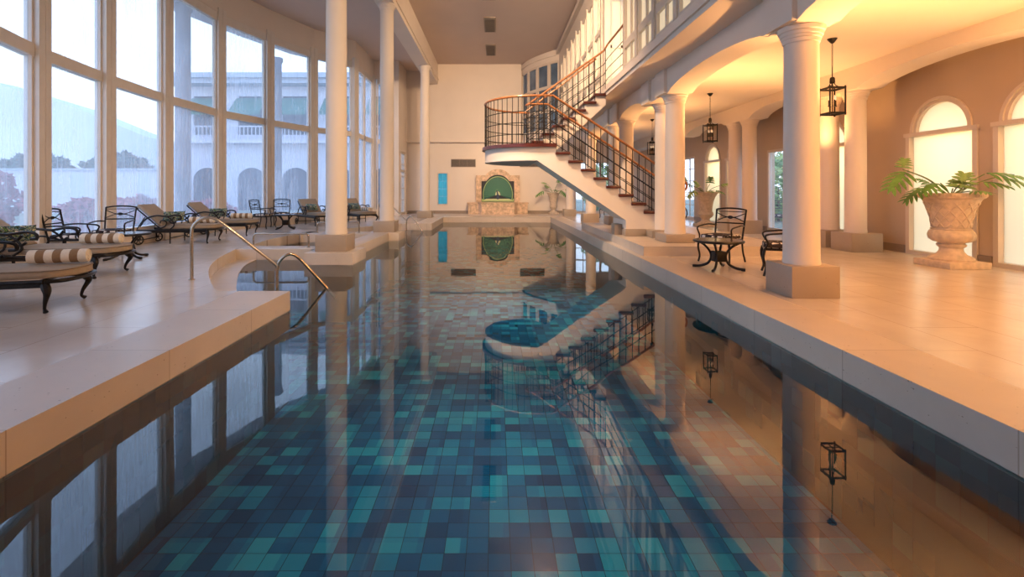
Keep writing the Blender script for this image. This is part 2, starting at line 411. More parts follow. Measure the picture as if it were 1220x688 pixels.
# ------------------------------------------------------------------ left curved window wall
POST = [(-5.9, -3.0), (-5.9, .6), (-5.95, 2.5), (-6.15, 4.3), (-6.68, 6.0), (-7.31, 7.77), (-7.68, 9.58), (-7.95, 11.7), (-7.93, 13.95), (-7.40, 15.84),
        (-6.68, 17.75), (-5.56, 19.2), (-5.56, 22.1), (-5.0, 22.15)]
def seg_mat(p, q):
    d = Vector((q[0]-p[0], q[1]-p[1], 0)); L = d.length
    return Matrix.Translation((p[0], p[1], 0)) @ Matrix.Rotation(math.atan2(d.y, d.x), 4, 'Z'), L
mw = MB()
tn = 20; wn = 1
for i in range(len(POST)-1):
    p, q = POST[i], POST[i+1]; mt, L = seg_mat(p, q)
    mw.box(0, L, -.02, .22, 0, .30, mat=mt)            # low sill wall
    mw.box(0, L, -.02, .22, 6.27, 7.12, mat=mt)        # head wall
    fr = MB()
    hw = .15
    for z0, z1, e in ((.30, .38, .1), (3.30, 3.50, .06), (6.03, 6.27, .08)):
        fr.box(hw, L-hw, -e/2+.03, .16, z0, z1, mat=mt)
    fr.box(hw, hw+.05, .02, .12, .38, 6.03, mat=mt); fr.box(L-hw-.05, L-hw, .02, .12, .38, 6.03, mat=mt)
    mull = i == 11
    if mull: fr.box(L/2-.07, L/2+.07, 0, .14, .38, 6.03, mat=mt)
    w = struct(fr.build('window_%d' % wn, M['frame'], smooth=False)); wn += 1
    gaps = [(hw+.05, L-hw-.05)] if not mull else [(hw+.05, L/2-.07), (L/2+.07, L-hw-.05)]
    for (a, b) in gaps:
        if b-a < .05: continue
        for z0, z1 in ((.38, 3.30), (3.50, 6.03)):
            MB().box(a, b, .065, .075, z0, z1, mat=mt).build('pane', M['glass'], w, smooth=False)
# posts
for i, (px, py) in enumerate(POST):
    a = POST[max(i-1, 0)]; b = POST[min(i+1, len(POST)-1)]
    ang = math.atan2(b[1]-a[1], b[0]-a[0])
    mt = Matrix.Translation((px, py, 0)) @ Matrix.Rotation(ang, 4, 'Z')
    mb = MB(); mb.box(-.16, -.006, -.07, .12, 0, 6.4, mat=mt); mb.box(.006, .16, -.07, .12, 0, 6.4, mat=mt); mb.box(-.01, .01, -.055, .11, 0, 6.4, mat=mt)
    struct(mb.build('trim_%d' % (tn), M['frame'], smooth=False)); tn += 1
# wall piece left of the far doorway, its return with the glazed door
mw.box(-5.0, -4.42, 22.15, 22.35, 0, 7.12)
mw.box(-4.62, -4.42, 22.35, 22.65, 0, 3.0); mw.box(-4.62, -4.42, 23.95, 24.3, 0, 3.0); mw.box(-4.62, -4.42, 22.35, 24.3, 3.0, 7.12)
struct(mw.build('wall_left', M['wall'], smooth=False))
def glazed(name, x, y0, y1, z1, rows, cols, mat=None, th=.05, transom=None):
    """glazed door leaf in a plane x=const"""
    fr = MB(); fw = .07
    fr.box(x-th, x+th, y0, y0+fw, 0, z1); fr.box(x-th, x+th, y1-fw, y1, 0, z1)
    fr.box(x-th, x+th, y0+fw, y1-fw, 0, .12); fr.box(x-th, x+th, y0+fw, y1-fw, z1-fw, z1)
    if transom: fr.box(x-th, x+th, y0+fw, y1-fw, transom-.05, transom+.05)
    for k in range(1, cols):
        yy = y0+(y1-y0)*k/cols; fr.box(x-.02, x+.02, yy-.02, yy+.02, .12, z1-fw)
    for k in range(1, rows):
        zz = .12+(z1-.12)*k/rows; fr.box(x-.02, x+.02, y0+fw, y1-fw, zz-.012, zz+.012)
    o = struct(fr.build(name, M['white'], smooth=False))
    MB().box(x-.005, x+.005, y0+fw, y1-fw, .12, z1-fw).build('pane', mat or M['clear'], o, smooth=False)
    h = MB(); h.tube([(x+th, y0+.1, 1.0), (x+th+.04, y0+.1, 1.0), (x+th+.04, y0+.22, 1.0)], .012).build('door_handle', M['steel'], o)
    return o
glazed('door_1', -4.52, 22.65, 23.95, 3.0, 5, 2, transom=2.1)

# ------------------------------------------------------------------ far wall
fw = MB()
def wall_holes(mb, x0, x1, z0, z1, y0, y1, holes):
    xs = sorted({x0, x1} | {h[0] for h in holes} | {h[1] for h in holes}); zs = sorted({z0, z1} | {h[2] for h in holes} | {h[3] for h in holes})
    for i in range(len(xs)-1):
        for j in range(len(zs)-1):
            cx = (xs[i]+xs[i+1])/2; cz = (zs[j]+zs[j+1])/2
            if any(h[0] < cx < h[1] and h[2] < cz < h[3] for h in holes): continue
            mb.box(xs[i], xs[i+1], y0, y1, zs[j], zs[j+1])
wall_holes(fw, -4.62, 8.1, 0, 7.6, 24.3, 24.5, [(-2.91, -2.36, .42, 2.06), (4.0, 6.6, 0, 2.6)])
fw.box(-4.42, 1.3, 24.12, 24.3, 3.62, 7.6)
fw.box(-4.42, 2.9, 24.08, 24.3, 3.56, 3.63)
struct(fw.build('wall_back', M['wall'], smooth=False))
struct(MB().box(-4.42, 4.0, 24.26, 24.3, 0, .14).build('baseboard_back', M['base'], smooth=False))
# aqua glass-block window
w = MB()
w.box(-2.91, -2.86, 24.25, 24.42, .42, 2.06); w.box(-2.41, -2.36, 24.25, 24.42, .42, 2.06); w.box(-2.86, -2.41, 24.25, 24.42, .42, .47); w.box(-2.86, -2.41, 24.25, 24.42, 2.01, 2.06)
w = struct(w.build('window_%d' % wn, M['white'], smooth=False)); wn += 1
for k in range(4):
    for j in range(2):
        z0 = .475+k*.385; x0 = -2.855+j*.223
        MB().bbox(x0, x0+.215, 24.30, 24.38, z0, z0+.375, .012).build('pane', M['aqua'], w)
def glazed_y(name, y, x0, x1, z1, rows, cols):
    fr = MB(); f = .07; th = .04
    fr.box(x0, x0+f, y-th, y+th, 0, z1); fr.box(x1-f, x1, y-th, y+th, 0, z1); fr.box(x0+f, x1-f, y-th, y+th, 0, .12); fr.box(x0+f, x1-f, y-th, y+th, z1-f, z1)
    fr.box((x0+x1)/2-.05, (x0+x1)/2+.05, y-th, y+th, .12, z1-f)
    for k in range(1, cols): fr.box(x0+(x1-x0)*k/cols-.015, x0+(x1-x0)*k/cols+.015, y-.02, y+.02, .12, z1-f)
    for k in range(1, rows): fr.box(x0+f, x1-f, y-.02, y+.02, .12+(z1-.2)*k/rows-.012, .12+(z1-.2)*k/rows+.012)
    o = struct(fr.build(name, M['white'], smooth=False))
    MB().box(x0+f, x1-f, y-.004, y+.004, .12, z1-f).build('pane', M['clear'], o, smooth=False)
    MB().tube([((x0+x1)/2-.09, y-th, 1.0), ((x0+x1)/2-.09, y-th-.04, 1.0), ((x0+x1)/2-.2, y-th-.04, 1.0)], .012).build('door_handle', M['steel'], o)
glazed_y('door_2', 24.4, 4.0, 6.6, 2.6, 4, 6)

# wall air grilles
def grille(x0, x1, label):
    t = thing('air_vent', label, 'vent', ((x0+x1)/2, 24.3, 2.53), group='wall air grilles')
    w = (x1-x0)/2
    MB().bbox(-w, w, -.03, 0, -.2, .2, .006).build('frame', M['grille'], t)
    for k in range(3):
        a = -w+.03+k*(2*w-.04)/3
        mb = MB()
        mb.box(a, a+(2*w-.1)/3, -.034, -.03, -.16, .16, 1)
        for j in range(9):
            z = -.15+j*.034
            mb.box(a+.005, a+(2*w-.1)/3-.005, -.042, -.034, z, z+.014)
        mb.build('louvre', [M['grille'], M['dark']], t, smooth=False)
grille(-2.22, -.98, 'brown louvred air grille beside the arched peacock mural, left of the stair landing')
grille(1.24, 2.48, 'brown louvred air grille on the back wall hidden behind the stair landing')

# ------------------------------------------------------------------ ceilings
struct(MB().box(-2.9, 3.05, -3, 24.5, 7.46, 7.6).build('ceiling', M['ceil'], smooth=False))
cl = [(-3.3, -3), (-3.3, 24.5), (-4.5, 24.5), (-4.5, 22.4), (-5.8, 22.4)]+[(x-.24, y) for x, y in POST[:-1]][::-1]
struct(MB().prism(cl, 7.1, 7.25).build('ceiling_left', M['ceil'], smooth=False))
o = MB(); o.box(-3.38, -2.86, -3, 24.3, 6.47, 7.6); o.box(-3.42, -2.82, -3, 24.3, 6.62, 6.70)
struct(o.build('trim_%d' % tn, M['wall'], smooth=False)); tn += 1
# ceiling vents
for k, (y0, y1) in enumerate([(14.0, 15.9), (17.5, 19.15), (20.8, 22.5)]):
    t = thing('ceiling_vent', ['nearest of three dark square ceiling vents, cut by the top of the photo', 'middle one of three dark square ceiling vents over the pool',
              'smallest and farthest dark square ceiling vent, close to the end wall'][k], 'vent', (-.2, (y0+y1)/2, 7.46), group='ceiling vents over the pool')
    h = (y1-y0)/2
    mb = MB(); mb.bbox(-.22, .22, -h, h, -.03, 0, .006); mb.build('frame', M['grille'], t)
    mb = MB(); mb.box(-.18, .18, -h+.06, h-.06, -.034, -.03, 1)
    for j in range(14):
        y = -h+.1+j*(2*h-.2)/14; mb.box(-.18, .18, y, y+.035, -.045, -.034, 0)
    mb.build('louvre', [M['grille'], M['dark']], t, smooth=False)

# ------------------------------------------------------------------ columns
def column(x, y, z0, h, r, pl, label, group, z1=None):
    """pl: list of plinth boxes (x0,x1,y0,y1,z0,z1) in world coordinates"""
    t = thing('column', label, 'column', (x, y, z0), group=group)
    sh = MB(); top = h-z0
    prof = [(r*1.02, pl), (r*1.03, pl+.03), (r, pl+.06)]+[(r-(r*.06)*k/8, pl+.06+(top-.18-pl)*k/8) for k in range(1, 9)]
    sh.lathe(prof, 40); sh.build('shaft', M['wall'], t, angle=50)
    c = MB(); b = top-.18; q = r*.94
    c.lathe([(q, b), (q+.012, b+.0), (q+.016, b+.02), (q+.016, b+.045), (q+.026, b+.05), (q+.03, b+.08), (q+.04, b+.085), (q+.045, b+.12), (q+.06, b+.13), (q+.065, b+.16), (q+.065, b+.18)], 40)
    c.build('capital', M['wall'], t, angle=30)
    return t
def plinth(t, x0, x1, y0, y1, z0, z1):
    MB().bbox(x0-t.location.x, x1-t.location.x, y0-t.location.y, y1-t.location.y, z0-t.location.z, z1-t.location.z, .006).build('plinth', M['block'], t)
GL = 'tall round columns along the left pool edge'
t = column(-3.14, 9.56, 0.004, 6.47, .205, .32, 'tallest-looking white round column standing in the pool by the near U-shaped rail', GL); plinth(t, -3.46, -2.86, 9.28, 9.86, .004, .324)
t = column(-3.09, 13.80, 0.004, 6.47, .20, .31, 'white round column on stone plinth between the spa and the far step rail', GL); plinth(t, -3.41, -2.82, 13.5, 14.1, .004, .314)
t = column(-3.0, 20.65, 0, 6.47, .205, .29, 'farthest left round column, by the doorway beside the aqua window', GL); plinth(t, -3.3, -2.68, 20.35, 20.95, 0, .29)
GR = 'arcade columns along the right pool side'
t = column(3.525, 5.57, 0, 3.05, .186, .35, 'big white round column nearest the camera on a square stone plinth', GR); plinth(t, 3.26, 3.79, 5.31, 5.83, 0, .35)
t = column(3.55, 9.55, .175, 3.07, .193, .155, 'front column of the pair at the foot of the stairs', GR); plinth(t, 3.27, 3.83, 9.25, 9.9, .175, .333)
t = column(3.66, 10.5, .175, 3.07, .19, .155, 'rear column of the pair at the foot of the stairs', GR); plinth(t, 3.31, 3.95, 10.2, 10.8, .175, .333)
t = column(3.56, 13.15, .175, 3.07, .20, .25, 'front column of the pair seen through the stair balusters', GR); plinth(t, 3.27, 3.83, 12.87, 13.45, .175, .43)
t = column(3.55, 14.25, .175, 3.07, .20, .25, 'rear column of the pair seen through the stair balusters', GR); plinth(t, 3.27, 3.83, 13.95, 14.55, .175, .43)
t = column(3.5, 17.7, 0, 3.07, .19, .33, 'round column under the slope of the stair soffit, on a dark square plinth', GR); plinth(t, 3.18, 3.75, 17.42, 17.98, 0, .33)
t = column(3.4, 22.0, 0, 3.07, .18, .31, 'farthest right column, standing beside the fern urn at the end wall', GR); plinth(t, 3.1, 3.64, 21.72, 22.28, 0, .31)
GF = 'inner arcade columns by the right wall'
t = column(7.08, 9.5, 0, 3.12, .185, .356, 'front column of the pair left of the big stone urn', GF); plinth(t, 6.80, 7.40, 9.22, 9.80, 0, .356)
t = column(7.08, 10.25, 0, 3.12, .185, .356, 'rear column of the pair left of the big stone urn', GF); plinth(t, 6.80, 7.40, 9.96, 10.54, 0, .356)
t = column(7.02, 13.35, 0, 3.12, .192, .36, 'front column of the far pair, left of the white garden door', GF); plinth(t, 6.62, 7.22, 13.05, 13.65, 0, .36)
t = column(7.0, 14.1, 0, 3.12, .192, .36, 'rear column of the far pair, left of the white garden door', GF); plinth(t, 6.62, 7.22, 13.8, 14.4, 0, .36)

# ------------------------------------------------------------------ arcade beams with arches
def arcade(name, x0, x1, z_s, z_c, z_t, spans, y_end, y_start=-3, mat=None, p=2.0):
    """spans = arches [(ya, yb)] increasing; bottom profile between is flat at z_s"""
    pts = [(y_start, z_t), (y_start, z_s)]
    for (a, b) in spans:
        n = 20; pts.append((a, z_s))
        for k in range(1, n):
            u = -1+2*k/n
            pts.append(((a+b)/2+(b-a)/2*u, z_s+.0+(z_c-z_s)*(1-abs(u)**p)**.68))
        pts.append((b, z_s))
    pts += [(y_end, z_s), (y_end, z_t)]
    # build as strips so the non-convex polygon stays clean
    mb = MB(); bot = pts[1:-1]
    for i in range(len(bot)-1):
        (a, za), (b, zb) = bot[i], bot[i+1]
        if b-a < 1e-6: continue
        mb.add([(x0, a, za), (x0, b, zb), (x0, b, z_t), (x0, a, z_t)], [(0, 1, 2, 3)])
        mb.add([(x1, a, za), (x1, b, zb), (x1, b, z_t), (x1, a, z_t)], [(0, 1, 2, 3)])
        mb.add([(x0, a, za), (x0, b, zb), (x1, b, zb), (x1, a, za)], [(0, 1, 2, 3)])
    bm = bmesh.new()
    return mb
mb = arcade('', 3.3, 3.78, 3.05, 3.24, 3.52, [(1.9, 5.3), (5.85, 9.25), (10.75, 12.85), (14.5, 17.4), (18.0, 21.7)], 24.3)
# pilaster blocks above the columns
for a, b in ((5.28, 5.86), (9.28, 9.82), (10.24, 10.76), (12.9, 13.4), (13.98, 14.5)):
    mb.box(3.24, 3.31, a, b, 3.06, 3.52)
def merged(mb, name, mat):
    o = mb.build(name, mat, smooth=False, fix=False)
    me = o.data; bm = bmesh.new(); bm.from_mesh(me); bmesh.ops.remove_doubles(bm, verts=bm.verts[:], dist=.0005)
    bmesh.ops.recalc_face_normals(bm, faces=bm.faces[:]); bm.to_mesh(me); bm.free(); return struct(o)
merged(mb, 'wall_right_arcade', M['wall'])
mb = arcade('', 6.83, 7.33, 3.12, 3.34, 3.56, [(1.6, 4.9), (5.5, 9.15), (10.6, 13.0), (14.45, 17.3), (17.9, 21.5)], 24.3)
merged(mb, 'wall_inner_arcade', M['wall'])
# slab over the arcade: fascia with mouldings
mb = MB()
mb.box(2.73, 3.3, -3, 24.3, 3.52, 3.60)
mb.box(2.69, 3.3, -3, 10.4, 3.60, 3.66); mb.box(2.69, 3.3, 10.4, 24.3, 3.60, 3.66)
mb.box(2.73, 3.3, -3, 24.3, 3.66, 3.78)
struct(mb.build('trim_%d' % tn, M['wall'], smooth=False)); tn += 1
struct(MB().box(3.3, 8.1, -3, 24.3, 3.55, 3.78).build('ceiling_arcade', M['wall'], smooth=False))

# ------------------------------------------------------------------ right outer wall with arched windows
WX = 7.8
wins = [(4.6, 5.9), (6.22, 7.52), (7.83, 9.13), (10.62, 11.92), (15.0, 16.28), (16.7, 17.98)]
ar = MB()
def wall_x(mb, x0, x1, ya, yb, z0, z1, holes):
    ys = sorted({ya, yb} | {h[0] for h in holes} | {h[1] for h in holes}); zs = sorted({z0, z1} | {h[2] for h in holes} | {h[3] for h in holes})
    for i in range(len(ys)-1):
        for j in range(len(zs)-1):
            cy = (ys[i]+ys[i+1])/2; cz = (zs[j]+zs[j+1])/2
            if any(h[0] < cy < h[1] and h[2] < cz < h[3] for h in holes): continue
            mb.box(x0, x1, ys[i], ys[i+1], zs[j], zs[j+1])
holes = [(a, b, 0.0, 2.21) for a, b in wins]
for a, b in wins: holes.append((a+.06, b-.06, 2.21, 2.21+(b-a)/2-.06+.02))
holes += [(12.6, 13.87, 0, 2.32), (18.9, 21.2, 0, 2.5), (21.6, 23.6, 0, 2.5)]
wall_x(ar, WX, WX+.22, -3, 24.3, 0, 3.56, holes)
for a, b in wins:      # spandrels of the half-round heads
    c = (a+b)/2; r = (b-a)/2-.06; n = 12; z0 = 2.21; zt = z0+r+.02
    for k in range(2*n):
        u0 = -r+r*k/n; u1 = -r+r*(k+1)/n
        h0 = math.sqrt(max(0, r*r-u0*u0)); h1 = math.sqrt(max(0, r*r-u1*u1))
        q = [(c+u0, z0+h0), (c+u1, z0+h1), (c+u1, zt), (c+u0, zt)]
        ar.prism(q, WX, WX+.22, axis='x')
struct(ar.build('wall_right', M['tan'], smooth=False))
def arched_window(a, b, idx):
    c = (a+b)/2; r = (b-a)/2-.06; z0 = 2.21
    fr = MB(); f = .05; X0, X1 = WX-.03, WX+.12
    fr.box(X0, X1, a-.03, a+f, 0, z0+.02); fr.box(X0, X1, b-f, b+.03, 0, z0+.02)
    fr.box(X0, X1, a+f, b-f, 0, .07); fr.box(X0-.02, X1, a-.05, b+.05, z0-.03, z0+.04)
    for rr, x0, x1 in ((r, X0, X1), (r-.05, X0+.03, X1)):
        n = 20
        for k in range(n):
            t0 = PI*k/n; t1 = PI*(k+1)/n
            P = lambda t, R, x: (x, c-R*math.cos(t), z0+.04+R*math.sin(t))
            ri, ro = rr-.05, rr
            vs = [P(t0, ri, x0), P(t0, ro, x0), P(t1, ro, x0), P(t1, ri, x0), P(t0, ri, x1), P(t0, ro, x1), P(t1, ro, x1), P(t1, ri, x1)]
            fr.add(vs, [(0, 1, 2, 3), (7, 6, 5, 4), (0, 3, 7, 4), (1, 5, 6, 2)])
    o = struct(fr.build('window_%d' % idx, M['white'], smooth=False))
    MB().box(WX+.06, WX+.07, a+f, b-f, .07, z0-.03).build('pane', M['frost'], o, smooth=False)
    n = 20; R = r-.1
    MB().prism([(c-R*math.cos(PI*k/n), z0+.04+R*math.sin(PI*k/n)) for k in range(n+1)], WX+.06, WX+.07, axis='x').build('pane', M['frost'], o, smooth=False)
for a, b in wins: arched_window(a, b, wn); wn += 1
glazed('door_3', WX+.05, 12.6, 13.87, 2.32, 1, 1)
glazed('door_5', WX+.05, 18.9, 21.2, 2.5, 5, 4); glazed('door_6', WX+.05, 21.6, 23.6, 2.5, 5, 4)
bb = MB()
ys = [-3]+[v for w in wins[:4] for v in (w[0]-.05, w[1]+.05)]+[12.6, 13.87]+[v for w in wins[4:] for v in (w[0]-.05, w[1]+.05)]+[18.9, 21.2, 21.6, 23.6, 24.3]
for i in range(0, len(ys)-1, 2):
    if ys[i+1]-ys[i] > .08: bb.box(WX-.035, WX, ys[i], ys[i+1], 0, .15)
struct(bb.build('baseboard_right', M['base'], smooth=False))

# wall closing the room behind the camera
struct(MB().box(-6.2, 8.1, -3.2, -3, -1.3, 7.6).build('wall_front', M['wall'], smooth=False))

# ------------------------------------------------------------------ upper window wall over the arcade
up = MB()
def upper_run(y0, y1, x, mod=1.02):
    global wn
    n = max(1, round((y1-y0)/mod)); m = (y1-y0)/n
    for k in range(n):
        a = y0+k*m
        fr = MB(); X0, X1 = x, x+.12
        rows = [(3.84, 4.20), (4.36, 5.42), (5.56, 6.62)]
        zs = [3.78, 3.84, 4.20, 4.36, 5.42, 5.56, 6.62, 6.75]
        for z0, z1 in ((3.78, 3.84), (4.20, 4.36), (5.42, 5.56), (6.62, 6.75)): fr.box(X0, X1, a, a+m, z0, z1)
        for (z0, z1) in rows:
            fr.box(X0, X1, a, a+.11, z0, z1); fr.box(X0, X1, a+m-.11, a+m, z0, z1); fr.box(X0+.02, X1, a+m/2-.03, a+m/2+.03, z0, z1)
        fr.box(X0-.03, X1, a-.07, a+.07, 3.78, 6.75)
        o = struct(fr.build('window_%d' % wn, M['white'], smooth=False)); wn += 1
        for (z0, z1) in rows:
            for (p, q) in ((a+.11, a+m/2-.03), (a+m/2+.03, a+m-.11)):
                MB().box(X0+.06, X0+.07, p, q, z0, z1).build('pane', M['upglass'], o, smooth=False)
upper_run(0.2, 10.4, 2.75)
upper_run(12.9, 21.05, 2.84)
up.box(2.75, 3.05, -3, 10.4, 6.75, 7.46); up.box(2.84, 3.05, 12.6, 21.5, 6.75, 7.46); up.box(2.79, 3.05, 10.4, 12.6, 6.3, 7.46)
up.box(2.70, 2.86, -3, 21.5, 7.22, 7.40); up.box(2.75, 3.05, -3, .2, 3.78, 6.75); up.box(2.84, 3.05, 21.05, 21.5, 3.78, 6.75)
# recess at the stair head
up.box(4.4, 4.5, 10.2, 12.9, 3.78, 7.46); up.box(2.95, 4.4, 10.28, 10.4, 3.78, 7.46)
up.box(2.84, 2.99, 12.55, 12.9, 3.78, 7.46); up.box(3.62, 4.4, 12.6, 12.75, 3.78, 7.46); up.box(2.99, 3.62, 12.6, 12.75, 6.2, 7.46)
struct(up.build('wall_right_upper', M['white'], smooth=False))
# glazed door at the stair head facing the camera
fr = MB()
for z0, z1 in ((3.78, 3.9), (4.9, 4.97), (6.13, 6.2)): fr.box(2.99, 3.62, 12.62, 12.7, z0, z1)
for x0, x1 in ((2.99, 3.05), (3.28, 3.33), (3.56, 3.62)): fr.box(x0, x1, 12.62, 12.7, 3.9, 6.13)
o = struct(fr.build('door_7', M['white'], smooth=False))
MB().box(3.05, 3.56, 12.655, 12.665, 3.9, 6.13).build('pane', M['upglass'], o, smooth=False)
# rounded upper bay in the far right corner
BAY = [(p.x, p.y) for p in curve([(2.84, 21.5, 0), (2.42, 21.95, 0), (1.95, 22.65, 0), (1.58, 23.4, 0), (1.33, 24.3, 0)], 3)]
bw = MB()
for i in range(len(BAY)-1):
    mt, L = seg_mat(BAY[i], BAY[i+1])
    bw.box(-.01, L+.01, -.2, 0, 3.45, 3.85, mat=mt); bw.box(-.01, L+.01, -.2, 0, 6.98, 7.46, mat=mt); bw.box(-.02, L+.02, -.05, .06, 7.2, 7.36, mat=mt)
bw.prism([(3.3, 24.3), (3.3, 21.5)]+BAY, 3.45, 3.5)
struct(bw.build('wall_bay', M['wall'], smooth=False))
nb = 4
BP = [BAY[0], BAY[3], BAY[6], BAY[9], BAY[12]]
for i in range(4):
    mt, L = seg_mat(BP[i], BP[i+1]); fr = MB()
    for z0, z1 in ((3.85, 3.95), (4.72, 4.86), (5.78, 5.92), (6.88, 6.98)): fr.box(0, L, -.12, .0, z0, z1, mat=mt)
    for z0, z1 in ((3.95, 4.72), (4.86, 5.78), (5.92, 6.88)):
        fr.box(0, .09, -.12, 0, z0, z1, mat=mt); fr.box(L-.09, L, -.12, 0, z0, z1, mat=mt)
    o = struct(fr.build('window_%d' % wn, M['white'], smooth=False)); wn += 1
    for z0, z1 in ((3.95, 4.72), (4.86, 5.78), (5.92, 6.88)):
        MB().box(.09, L-.09, -.07, -.06, z0, z1, mat=mt).build('pane', M['bayglass'], o, smooth=False)

# ------------------------------------------------------------------ staircase
ST = thing('staircase', 'white half-turn staircase with mahogany treads and curved landing over the pool', 'staircase', (3.0, 11.8, .175))
def S(mb, name, mats, parent=ST, **k):
    o = mb.build(name, mats, parent, **k)
    me = o.data
    root = Vector((3.0, 11.8, .175))
    if parent is ST: me.transform(Matrix.Translation(-root))
    else: me.transform(Matrix.Translation(-root))
    return o
RUN, RISE = .276, .185
XL = 1.33                      # right end of landing
ZL = 2.21
yf, ym1, ym2, yb = 10.6, 11.72, 11.98, 13.07
# lower flight body
top = []
for k in range(10):            # from landing down to the right; tread k (0 = first below landing)
    x0 = XL+k*RUN; z = ZL-(k+1)*RISE-.045
    top += [(x0, z), (x0+RUN, z)]
xe = XL+10*RUN
low = [(xe, .175), (2.87, .175+.02), (2.87, .52), (.92, 1.84)]
poly = [(.92, ZL-.05), (XL, ZL-.05)]+top+[(xe, .175)]+low[1:]
mb = MB()
def ngon_prism_y(mb, poly, y0, y1):
    bm = bmesh.new(); vs = [bm.verts.new((x, y0, z)) for x, z in poly]
    es = [bm.edges.new((vs[i], vs[(i+1) % len(vs)])) for i in range(len(vs))]
    bmesh.ops.triangle_fill(bm, use_beauty=True, edges=es)
    bm.verts.index_update(); fs = [[v.index for v in f.verts] for f in bm.faces]; n = len(poly)
    mb.add([(x, y0, z) for x, z in poly], fs); mb.add([(x, y1, z) for x, z in poly], fs)
    mb.add([(x, y0, z) for x, z in poly]+[(x, y1, z) for x, z in poly], [(i, (i+1) % n, n+(i+1) % n, n+i) for i in range(n)])
    bm.free()
ngon_prism_y(mb, poly, yf, ym1)
S(mb, 'stringer', M['wall'], smooth=False)
# plinth under the stair foot
mb = MB(); mb.bbox(2.85, 3.3, 10.58, 11.74, .175, .335, .006); mb.bbox(2.62+.07, 2.86, 10.9, 11.2, .175, .42, .006)
S(mb, 'base_plinth', M['block'])
# upper flight body
RU, RS, NU = .26, .195, 8
xs0 = .93
top = [(xs0, ZL-.05)]
for k in range(1, NU):
    x0 = xs0+(k-1)*RU
    z = ZL+k*RS-.045
    top += [(x0, z), (x0+RU, z)]
xe2 = xs0+(NU-1)*RU
poly = [(.92, ZL-.05)]+top[1:]+[(2.74, ZL+7*RS-.045), (2.74, 3.30), (1.3, 1.98), (.92, 1.84)]
mb = MB(); ngon_prism_y(mb, poly, ym2, yb)
S(mb, 'stringer', M['wall'], smooth=False)
# landing drum
cx, cy, R = .92, (yf+yb)/2, (yb-yf)/2
RX = 1.17/R
arc = [(cx-RX*R*math.sin(PI*k/40), cy-R*math.cos(PI*k/40)) for k in range(41)]
mb = MB(); mb.prism(arc, 1.84, ZL-.05); mb.box(.92, XL, ym1+.001, ym2-.001, 1.90, ZL-.06)
S(mb, 'landing', M['wall'], angle=30)
mb = MB(); mb.prism([(cx-RX*(R-.12)*math.sin(PI*k/40), cy-(R-.12)*math.cos(PI*k/40)) for k in range(41)], 1.825, 1.841)
S(mb, 'landing_soffit', M['soffit'], smooth=False)
R2 = R+.07
mb = MB(); mb.prism([(cx-RX*R2*math.sin(PI*k/40), cy-R2*math.cos(PI*k/40)) for k in range(41)]+[(XL+.02, yb+.05), (XL+.02, yf-.06)], ZL-.075, ZL)
S(mb, 'landing_nosing', M['mahogany'], angle=30)
for k in range(10):
    x0 = XL+k*RUN; z = ZL-(k+1)*RISE
    S(MB().bbox(x0-.01, x0+RUN+.035, yf-.07, ym1+.03, z-.06, z, .008), 'tread', M['mahogany'])
for k in range(1, NU):
    x0 = xs0+(k-1)*RU; z = ZL+k*RS
    S(MB().bbox(x0-.035, x0+RU+.01, ym2-.07, yb+.03, z-.06, z, .008), 'tread', M['mahogany'])
# railings
def railing(path, stop=99):
    """path = list of (x,y,zfloor); returns parts: rail empty-less mesh of bars with handrail and balusters under it"""
    H = 1.06
    bars = MB()
    for h in (.22, .47, .72): bars.tube([(x, y, z+h) for x, y, z in path], .0095, 6)
    o = S(bars, 'railing', M['iron'])
    hr = MB(); hr.tube([(x, y, z+H) for x, y, z in path], .026, 10)
    S(hr, 'handrail', M['rail'], o)
    # balusters at even spacing
    P = [Vector(p) for p in path]; d = 0; nxt = .0; sp = .14
    for i in range(min(stop, len(P)-1)):
        L = (Vector((P[i+1].x, P[i+1].y, 0))-Vector((P[i].x, P[i].y, 0))).length
        while nxt <= d+L+1e-6 and L > 1e-6:
            q = P[i].lerp(P[i+1], (nxt-d)/L)
            S(MB().box(q.x-.008, q.x+.008, q.y-.008, q.y+.008, q.z-.02, q.z+H-.01), 'baluster', M['iron'], o, smooth=False)
            nxt += sp
        d += L
    return o
def lz(x): return ZL-max(0, (x-XL+.06))*RISE/RUN
def uz(x): return ZL+max(0, (x-.78))*RS/RU
arcp = [(cx-RX*R*math.sin(PI*k/28), cy-R*math.cos(PI*k/28), ZL) for k in range(29)]
end = 4.0
outer = [(end, yf+.03, lz(end)), (XL-.06, yf+.03, ZL)]+[(x, y+(.03 if y < cy else -.03), z) for x, y, z in arcp]+[(.78, yb-.03, ZL), (2.72, yb-.03, uz(2.72))]
railing(outer)
innerp = [(end, ym1-.02, lz(end)), (XL-.06, ym1-.02, ZL), (.82, ym1-.02, ZL), (.76, 11.85, ZL), (.80, ym2+.03, ZL+.04), (2.70, ym2+.03, uz(2.70)-.06), (2.77, 11.9, 3.72), (2.77, 10.42, 3.70)]
railing(innerp, 6)
S(MB().box(2.755, 2.785, 10.42, 10.45, 3.66, 4.76), 'newel', M['iron'])
